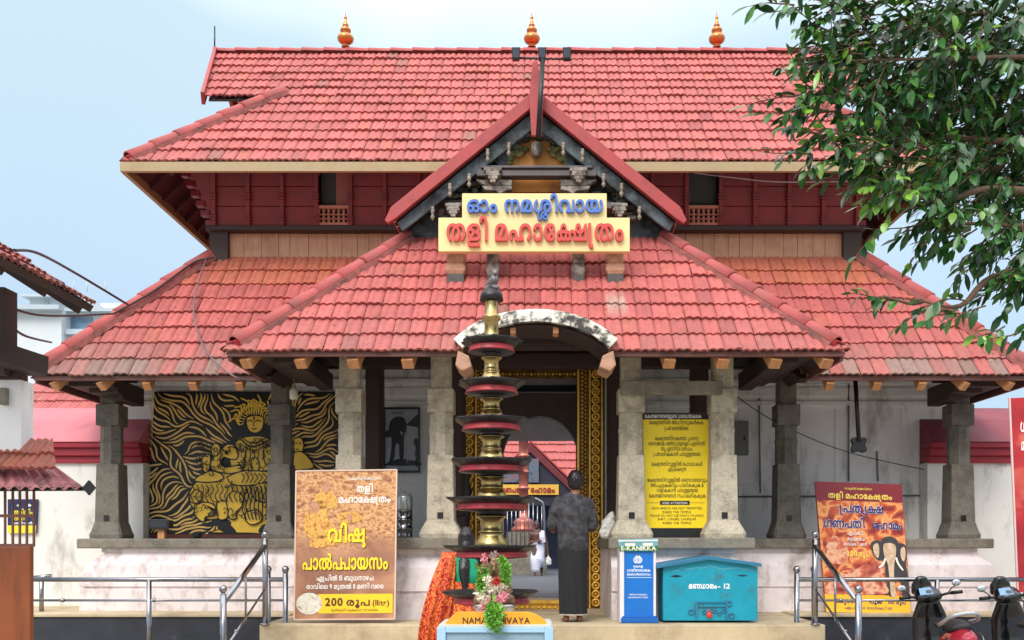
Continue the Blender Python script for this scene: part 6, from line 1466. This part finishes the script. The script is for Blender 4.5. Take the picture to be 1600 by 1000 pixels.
# man in white dhoti walking out of the courtyard
dx_, dy_ = WX(841, 28), 28.0; z0 = CF
o = thing('person', 'bare chested man in white dhoti with a cloth over the shoulder walking in the courtyard', 'person', (dx_, dy_, z0))
def q_(x, y, z, *r): return (dx_+x, dy_+y, z0+z, *r)
hc = q_(-.05, -.03, 1.48)[:3]
ch = head_chain(hc, 1.0, -1) + [[q_(-.04,0,1.28,.055),q_(-.05,-.02,1.4,.05)], [q_(0,0,.8,.15,.12),q_(-.01,0,1.0,.15,.12),q_(-.02,0,1.2,.18,.11),q_(-.03,0,1.29,.12,.08)],
    [q_(-.2,0,1.22,.052),q_(-.25,.02,.98,.042),q_(-.26,-.02,.94,.04)], [q_(-.26,-.02,.94,.04),q_(-.18,-.16,.98,.034),q_(-.06,-.2,1.0,.026)], [q_(.17,0,1.22,.052),q_(.24,.02,.95,.044),q_(.27,-.03,.72,.03)],
    [q_(-.09,-.06,.8,.1),q_(-.1,-.18,.45,.062),q_(-.1,-.2,.09,.04)], [q_(.08,.04,.8,.1),q_(.1,.06,.45,.06),q_(.1,.14,.09,.04)], [q_(-.1,-.2,.05,.036),q_(-.1,-.36,.025,.04,.02)], [q_(.1,.14,.05,.036),q_(.11,0,.03,.04,.022)]]
ch += hand(q_(-.05,-.2,1.0)[:3], (1,-.2,.1), (0,0,-1), 1.0, .6) + hand(q_(.272,-.035,.70)[:3], (.05,-.1,-1), (0,-1,0), 1.0, .8)
organic('body', ch, mSKIND, o, .011, 2)
organic('hair', [[(hc[0],hc[1]+.03,hc[2]+.02,.078,.075),(hc[0],hc[1]+.02,hc[2]+.07,.07,.08)]], mHAIR, o, .011, 1); eyes(o, hc, 1, -1)
mDH = M('dhoti_white', (206,206,222), rough=.8, var=.06, scale=5)
DH = [[q_(0,0,.92,.165,.13),q_(0,-.0,.7,.19,.16),q_(-.04,-.1,.45,.19,.2),q_(-.08,-.17,.2,.13,.14)],[q_(.04,.02,.6,.15,.14),q_(.1,.08,.32,.1,.1)]]
organic('dhoti', DH, mDH, o, .013, 2, lambda v, n: v + n*(.014*math.sin(22*v.x + 9*v.z) + .01*noise.noise(v*6)))
organic('shoulder_cloth', [[q_(.13,-.12,.98,.09,.03),q_(.11,-.125,1.12,.085,.03),q_(.10,-.08,1.25,.08,.04),q_(.10,.02,1.29,.08,.04),q_(.11,.12,1.12,.085,.03)]], mDH, o, .011, 2, lambda v, n: v + n*.008*math.sin(30*v.x+4*v.z))
p = Vector(q_(.30,-.05,.36)[:3]); e = organic('carrier_bag', [[(p.x,p.y,p.z,.09,.05),(p.x,p.y,p.z+.12,.08,.045),(p.x-.01,p.y,p.z+.22,.02,.02)]], M('bag_cream', (214,212,204), rough=.5), None, .012, 1, lambda v, n: v + n*.012*noise.noise(v*16)); tag(e, 'white carrier bag hanging from the hand of the man in the dhoti', 'bag')

# ------------------------------------------------------------------ scooters
def scooter(label, x, y, rot, body, seatc):
    o = thing('parked_scooter', label, 'scooter', (x, y, 0), 'scooters parked at the right'); o.rotation_euler = (0,-R(7),rot)
    rotm = Matrix.Rotation(rot, 3, 'Z')
    def fin(ob, parent):
        ob.parent = parent; ob.matrix_parent_inverse = Matrix.Identity(4); return ob
    def pt(name, mb, mat, parent=None, bevel=0): return fin(mb.build(name, mat, None, bevel), parent or o)
    for yy, nm in ((-.60,'rear_wheel'),(.66,'front_wheel')):
        mb = MB(); c = (0,yy,.22)
        vs = []
        ring = []
        mbt = MB()
        for (rr, w_) in ((.13,.045),(.2,.055),(.22,.03),(.222,0),(.22,-.03),(.2,-.055),(.13,-.045)): ring.append((rr, w_))
        S_ = 28
        for rr, w_ in ring:
            for k in range(S_): a = 2*math.pi*k/S_; vs.append((w_, yy+rr*math.cos(a), .225+rr*math.sin(a)))
        mbt.add(vs, [(i*S_+k, i*S_+(k+1) % S_, (i+1)*S_+(k+1) % S_, (i+1)*S_+k) for i in range(len(ring)-1) for k in range(S_)], True)
        w = pt(nm, mbt, M('tyre', (24,24,25), rough=.8))
        mb = MB(); mb.tube([(-.04,yy,.225),(.04,yy,.225)], .128, 20); pt('rim', mb, mSTEEL, w)
    # body shells
    def shell(name, secs, mat, parent=None, voxel=.012): 
        ob = organic(name, [secs], mat, None, voxel, 3); return fin(ob, parent or o)
    bodyo = shell('rear_body', [(0,-.82,.66,.10,.09),(0,-.7,.64,.14,.13),(0,-.45,.6,.15,.15),(0,-.2,.55,.13,.14)], body)
    shell('seat', [(0,-.66,.77,.11,.045),(0,-.4,.79,.13,.05),(0,-.12,.78,.12,.05),(0,.05,.75,.08,.04)], seatc)
    mb = MB(); mb.box(-.16,.16,-.2,.36,.27,.33); pt('floorboard', mb, mBLACK, None, .02)
    fin(organic('front_apron', [[(0,.42,.32,.19,.05),(0,.50,.55,.21,.06),(0,.52,.8,.19,.07),(0,.48,.95,.13,.07)],[(0,.55,.45,.12,.1),(0,.62,.62,.10,.09)]], mBLACKG, None, .013, 3), o)
    fin(organic('front_fender', [[(0,.86,.34,.06,.04),(0,.72,.47,.075,.04),(0,.56,.47,.07,.04)]], body, None, .012, 2), o)
    fin(organic('headlight_cowl', [[(0,.42,1.02,.15,.07),(0,.5,1.06,.14,.09),(0,.56,1.05,.10,.06)]], mBLACKG, None, .012, 3), o)
    fin(organic('visor', [[(-.03,.56,1.08,.12,.05),(-.03,.56,1.17,.11,.05),(-.03,.54,1.22,.07,.04)]], mBLACKG, None, .012, 3), o)
    mb = MB(); mb.prism([(-.1,.36,1.055),(.04,.36,1.055),(.03,.44,1.115),(-.09,.44,1.115)], (0,.01,.01)); pt('instrument_panel', mb, M('dial_glass', (120,160,200), rough=.1))
    for sx in (-1,1):
        mb = MB(); mb.tube([(sx*.1,.42,1.02),(sx*.18,.39,1.04),(sx*.22,.36,1.045)], .014, 8); mb.tube([(sx*.22,.36,1.045),(sx*.33,.31,1.05)], .02, 10); hb = pt('handle', mb, mBLACK); mb = MB(); mb.tube([(sx*.20,.41,1.04),(sx*.27,.42,1.03),(sx*.32,.38,1.03)], .006, 6); pt('brake_lever', mb, mSTEEL, hb)
        mb = MB(); top_ = (sx*.27,.36,1.12) ; mb.tube([(sx*.19,.38,1.04),(sx*.23,.37,1.09),top_], .007, 6); st_m = pt('mirror_stalk', mb, mBLACK); mb = MB(); mb.sphere((sx*.29,.36,1.15), .042, 14, 10, (1.15,.3,.85)); pt('mirror', mb, M('mirror_shell', (200,204,208), rough=.12, metal=.9), st_m)
    mb = MB(); mb.tube(catmull([(-.15,-.45,.80),(-.17,-.66,.84),(-.12,-.82,.91),(0,-.86,.93),(.12,-.82,.91),(.17,-.66,.84),(.15,-.45,.80)],5), .021, 10); pt('grab_rail', mb, M('rail_silver', (200,200,202), rough=.3, metal=.6))
    mb = MB(); mb.box(-.07,.07,-.90,-.86,.60,.68); pt('tail_light', mb, flat('tail_red', (170,20,26), .2), bodyo, .012)
    mb = MB(); mb.box(-.09,.09,-.93,-.925,.42,.54); pt('number_plate', mb, flat('plate_white', (220,220,214), .5)); mb = MB(); mb.box(-.05,.05,-.925,-.78,.44,.62); pt('plate_bracket', mb, mBLACK)
    mb = MB(); mb.tube([(.1,-.3,.25),(.13,-.55,.26),(.14,-.9,.33)], [.03,.045,.05], 12); pt('exhaust', mb, mSTEEL)
    mb = MB(); mb.tube([(-.12,.0,.28),(-.2,-.05,.02),(-.22,-.05,.0)], .012, 6); pt('side_stand', mb, mSTEEL)
    mb = MB()
    for sg in (-1,1): mb.tube(catmull([(sg*.13,-.55,.66),(sg*.16,-.7,.7),(sg*.14,-.86,.62),(sg*.06,-.9,.5)],4), .008, 6)
    pt('guard_wire', mb, mSTEEL)
    return o
mBLACKG = M('gloss_black', (16,17,20), rough=.14, var=.1, scale=3, coat=.5)
scooter('red scooter with black front and silver grab rail parked nearest the red elephant poster', 4.42, 10.2, R(-8), M('scooter_red', (186,26,52), rough=.25, var=.06, coat=.5), M('seat_black', (36,35,36), rough=.5))
scooter('black scooter cut off by the right edge of the photo', 5.28, 10.15, R(-8), mBLACKG, M('seat_grey', (40,38,40), rough=.5))

# ------------------------------------------------------------------ cables
def cable(label, pts, r=.008, mat=None):
    mb = MB(); mb.tube(catmull(pts, 8), r, 6); return tag(mb.build('cable', mat or mBLACK), label, 'cable')
hz = lambda px, py: W(px, py, 12.6)
cable('black cable swooping from the hut eaves to the left roof hip', [W(22,391,8.0), W(60,396,9), W(120,428,10.8), W(200,476,12.25)], .014)
cable('black cable sagging from the hut post across to the roof hip', [W(14,480,8.0), W(60,492,9), W(120,493,10.5), W(178,490,12.0)], .013)
cable('low black cable running from the hut post down behind the roof corner', [W(14,507,8.0), W(40,525,9), W(80,535,11.2)], .012)
def onroof(px, py, lift=.13):
    # the point of the lower front roof seen at this photo position
    k = (HY-py)/FPX; s = (5.617-3.68)/1.65; Y = (3.68 - s*11.9 - ZC + lift*1.5)/(k - s); return W(px, py, Y)
cable('grey cable lying along the left hip of the lower roof', [onroof(178,490), onroof(240,455), onroof(300,412), onroof(322,405), onroof(335,402)], .016, mDWOOD)
cable('grey conduit cable hanging over the lower left roof tiles', [onroof(322,405), onroof(308,450), onroof(303,495), onroof(320,545,.12), onroof(348,575,.12), W(370,590,11.7), W(400,597,12.0)], .010, M('conduit_grey', (112,100,104), rough=.6))
cable('thin black wire sagging along the wall behind the right pillars', [W(1145,615,12.9), W(1210,658,12.9), W(1320,705,13.6), W(1450,735,13.7)], .007)
cable('pale wire sagging under the right upper eaves', [W(1084,270,12.7), W(1140,277,12.8), W(1210,284,12.8), W(1290,284,12.8), W(1380,282,12.8)], .008, M('wire_white', (170,160,164), rough=.5))

# ------------------------------------------------------------------ tree at the right
mLEAF = M('tree_leaf', (60,98,52), rough=.34, var=.25, scale=6, attr='col', spec=.55)
mBARK = M('tree_bark', (104,82,64), rough=.85, var=.3, scale=8, bump=.5, stretch=(1,1,.3))
TX, TY = 4.35, 6.4
o = thing('broadleaf_tree', 'glossy dark green broadleaf tree whose branches hang into the right of the photo', 'tree', (TX, TY, 0))
mb = MB(); mb.tube(catmull([(TX,TY,-.05),(TX+.05,TY,1.2),(TX-.03,TY+.05,2.6),(TX+.06,TY,4.2),(TX+.02,TY,6.5),(TX-.2,TY+.1,8.2)],5), [.26-.0075*i for i in range(26)], 14); mb.build('trunk', mBARK, o)
rnd = random.Random(12)
blobs = [ # photo column, row, depth, radius (m), twigs
 (1500,40,6.3,.55,46),(1420,45,6.0,.42,34),(1330,45,5.9,.36,26),(1250,20,5.8,.20,10),(1575,120,6.6,.55,46),(1480,140,6.4,.45,40),(1390,130,6.0,.36,28),(1320,110,5.9,.28,18),(1270,90,5.8,.18,9),
 (1230,160,5.8,.15,8),(1290,190,5.9,.24,15),(1370,210,6.1,.32,24),(1450,230,6.4,.38,30),(1550,230,6.6,.45,36),(1590,300,6.5,.4,30),(1500,310,6.2,.34,26),(1420,300,5.9,.26,18),(1350,275,5.8,.18,11),(1300,245,5.8,.14,6),(1250,235,5.8,.10,4),
 (1380,345,5.8,.16,9),(1440,370,5.9,.22,14),(1520,390,6.1,.28,20),(1590,400,6.3,.32,22),(1500,430,5.9,.12,6),(1560,470,6.0,.2,12),(1600,500,6.2,.2,10),(1475,385,5.9,.16,8),
 (1540,60,7.0,.6,40),(1460,80,6.9,.5,36),(1580,200,7.1,.6,40),(1500,220,7.0,.5,34),(1400,160,6.7,.35,22),(1560,330,6.9,.45,30),(1350,70,6.5,.3,16),(1680,150,6.6,.7,40),(1680,350,6.5,.6,30),(1600,20,6.6,.6,40)]
LV_ = []; twigs = MB()
def leaf(p, d, up, L_, Wd, young):
    d = d.normalized(); s_ = d.cross(up)
    if s_.length < 1e-3: s_ = d.cross(Vector((1,0,0)))
    s_.normalize(); n = s_.cross(d).normalized(); b_ = rnd.uniform(-.05,.42); f = rnd.uniform(.02,.45)
    rows = ((0,.06),(.2,.72),(.5,1.0),(.78,.66),(1,.03)); vs = []
    for t, w_ in rows:
        c = p + d*(L_*t) - n*(b_*L_*t*t)
        vs += [c - s_*(Wd/2*w_) + n*(Wd*f*w_*.5), c, c + s_*(Wd/2*w_) + n*(Wd*f*w_*.5)]
    g = rnd.random()
    if young: c = Vector(lin((120,168,58))) * rnd.uniform(.7,1.2)
    else: c = Vector(lin((30,74,38))).lerp(Vector(lin((66,122,44))), g) * rnd.uniform(.42,1.15)
    LV_.append((vs, c))
def twig(p, d, n=9, ln=.34, young=0):
    pts = [p]; q = p.copy(); d = d.normalized()
    for i in range(5):
        d = (d + Vector((rnd.gauss(0,.13), rnd.gauss(0,.13), rnd.gauss(-.05,.12)))).normalized(); q = q + d*(ln/5); pts.append(q.copy())
    twigs.tube(pts, [.006-.0008*i for i in range(6)], 5, False)
    for i in range(n):
        t = .15 + .85*i/(n-1); k = min(4, int(t*5)); base = pts[k].lerp(pts[k+1], t*5-k); ax = (pts[k+1]-pts[k]).normalized()
        sd_ = Vector((rnd.gauss(0,1), rnd.gauss(0,1), rnd.gauss(-.1,.8))); sd_ = (sd_ - ax*sd_.dot(ax)).normalized()
        ld = (ax*.75 + sd_*.8 + Vector((0,0,-.25))) if i < n-1 else ax
        leaf(base, ld, Vector((rnd.gauss(0,.35), rnd.gauss(-.25,.35), 1)), rnd.uniform(.065,.13), rnd.uniform(.032,.058), rnd.random() < young)
limbs = [[(TX,TY,4.6),(TX-.5,6.3,4.75),(TX-1.1,6.1,4.7),(WX(1330,5.9),5.9,WZ(95,5.9))],[(TX,TY,4.0),(TX-.5,6.4,4.2),(WX(1480,6.3),6.3,WZ(215,6.3)),(WX(1370,6.0),6.0,WZ(222,6.0))],[(TX,TY,3.5),(TX-.4,6.3,3.8),(WX(1560,6.2),6.2,WZ(296,6.2)),(WX(1480,6.05),6.05,WZ(312,6.05)),(WX(1400,5.9),5.9,WZ(305,5.9))],
         [(TX,TY,3.1),(TX-.45,6.3,3.25),(WX(1570,6.1),6.1,WZ(430,6.1)),(WX(1500,5.95),5.95,WZ(478,5.95)),(WX(1440,5.9),5.9,WZ(470,5.9))],[(TX,TY,5.2),(TX-.6,6.4,5.4),(WX(1400,6.2),6.2,WZ(-10,6.2))],[(TX-.9,6.2,3.63),(WX(1500,6.0),6.0,WZ(350,6)),(WX(1440,5.9),5.9,WZ(385,5.9))],
         [(WX(1440,5.9),5.9,WZ(470,5.9)),(WX(1420,5.85),5.85,WZ(474,5.85)),(WX(1380,5.8),5.8,WZ(462,5.8))]]
for k, L_ in enumerate(limbs):
    mb = MB(); P_ = catmull(L_, 6); r0 = .05 if k < 5 else .02
    mb.tube(P_, [max(.007, r0*(1 - i/(len(P_)*1.02))) for i in range(len(P_))], 8); mb.build('branch', mBARK, o)
for px, py, Y, r, n in blobs:
    if py > 415 and px < 1550: continue
    px += 22; py -= 14 if py < 300 else 40; r *= .95
    c = W(px, py, Y); lim_ = Vector((TX, TY, c.z+.1))
    for i in range(int(n*.95)):
        v = Vector((rnd.gauss(0,1), rnd.gauss(0,1), rnd.gauss(0,1))).normalized() * r * rnd.random()**.45
        p = c + v; d = (p - lim_).normalized()*.8 + v.normalized()*.7 + Vector((-.15,-.1,-.25)); twig(p - d.normalized()*.12, d, rnd.randint(7,10), rnd.uniform(.24,.36), .75 if (1360 < px < 1440 and 270 < py < 330) else (.12 if px < 1330 else .05))
for px, py, dx, dz in ((1250,8,-1,-.15),(1215,8,-1,.1),(1235,168,-1,.0),(1262,82,-1,.0),(1440,468,-1,.12),(1400,468,-1,.2),(1470,478,-.8,-.35),(1500,490,-.6,-.1),(1540,478,-.8,-.2),(1570,510,-.7,-.4),(1385,350,-.8,-.5),(1240,240,-1,-.1),(1510,470,-.9,.1),(1590,520,-.7,-.3)):
    twig(W(px+(26 if py < 260 else 0),py,5.85), Vector((dx,-.1,dz)), 8, .3, .15)
vs = []; fs = []; cols = []
for v_, c in LV_:
    o_ = len(vs); vs += v_
    for i in range(4): a = o_+3*i; fs += [(a,a+1,a+4,a+3),(a+1,a+2,a+5,a+4)]
    cols += [(*c,1)]*15
me = bpy.data.meshes.new('foliage'); me.from_pydata([tuple(v) for v in vs], [], fs); me.update()
ca = me.color_attributes.new('col', 'FLOAT_COLOR', 'POINT'); ca.data.foreach_set('color', [x for c in cols for x in c]); me.polygons.foreach_set('use_smooth', [True]*len(me.polygons))
me.materials.append(mLEAF); link(bpy.data.objects.new('foliage', me), o)
twigs.build('twig_growth', mBARK, o)['kind'] = 'stuff'
print('leaves', len(LV_))
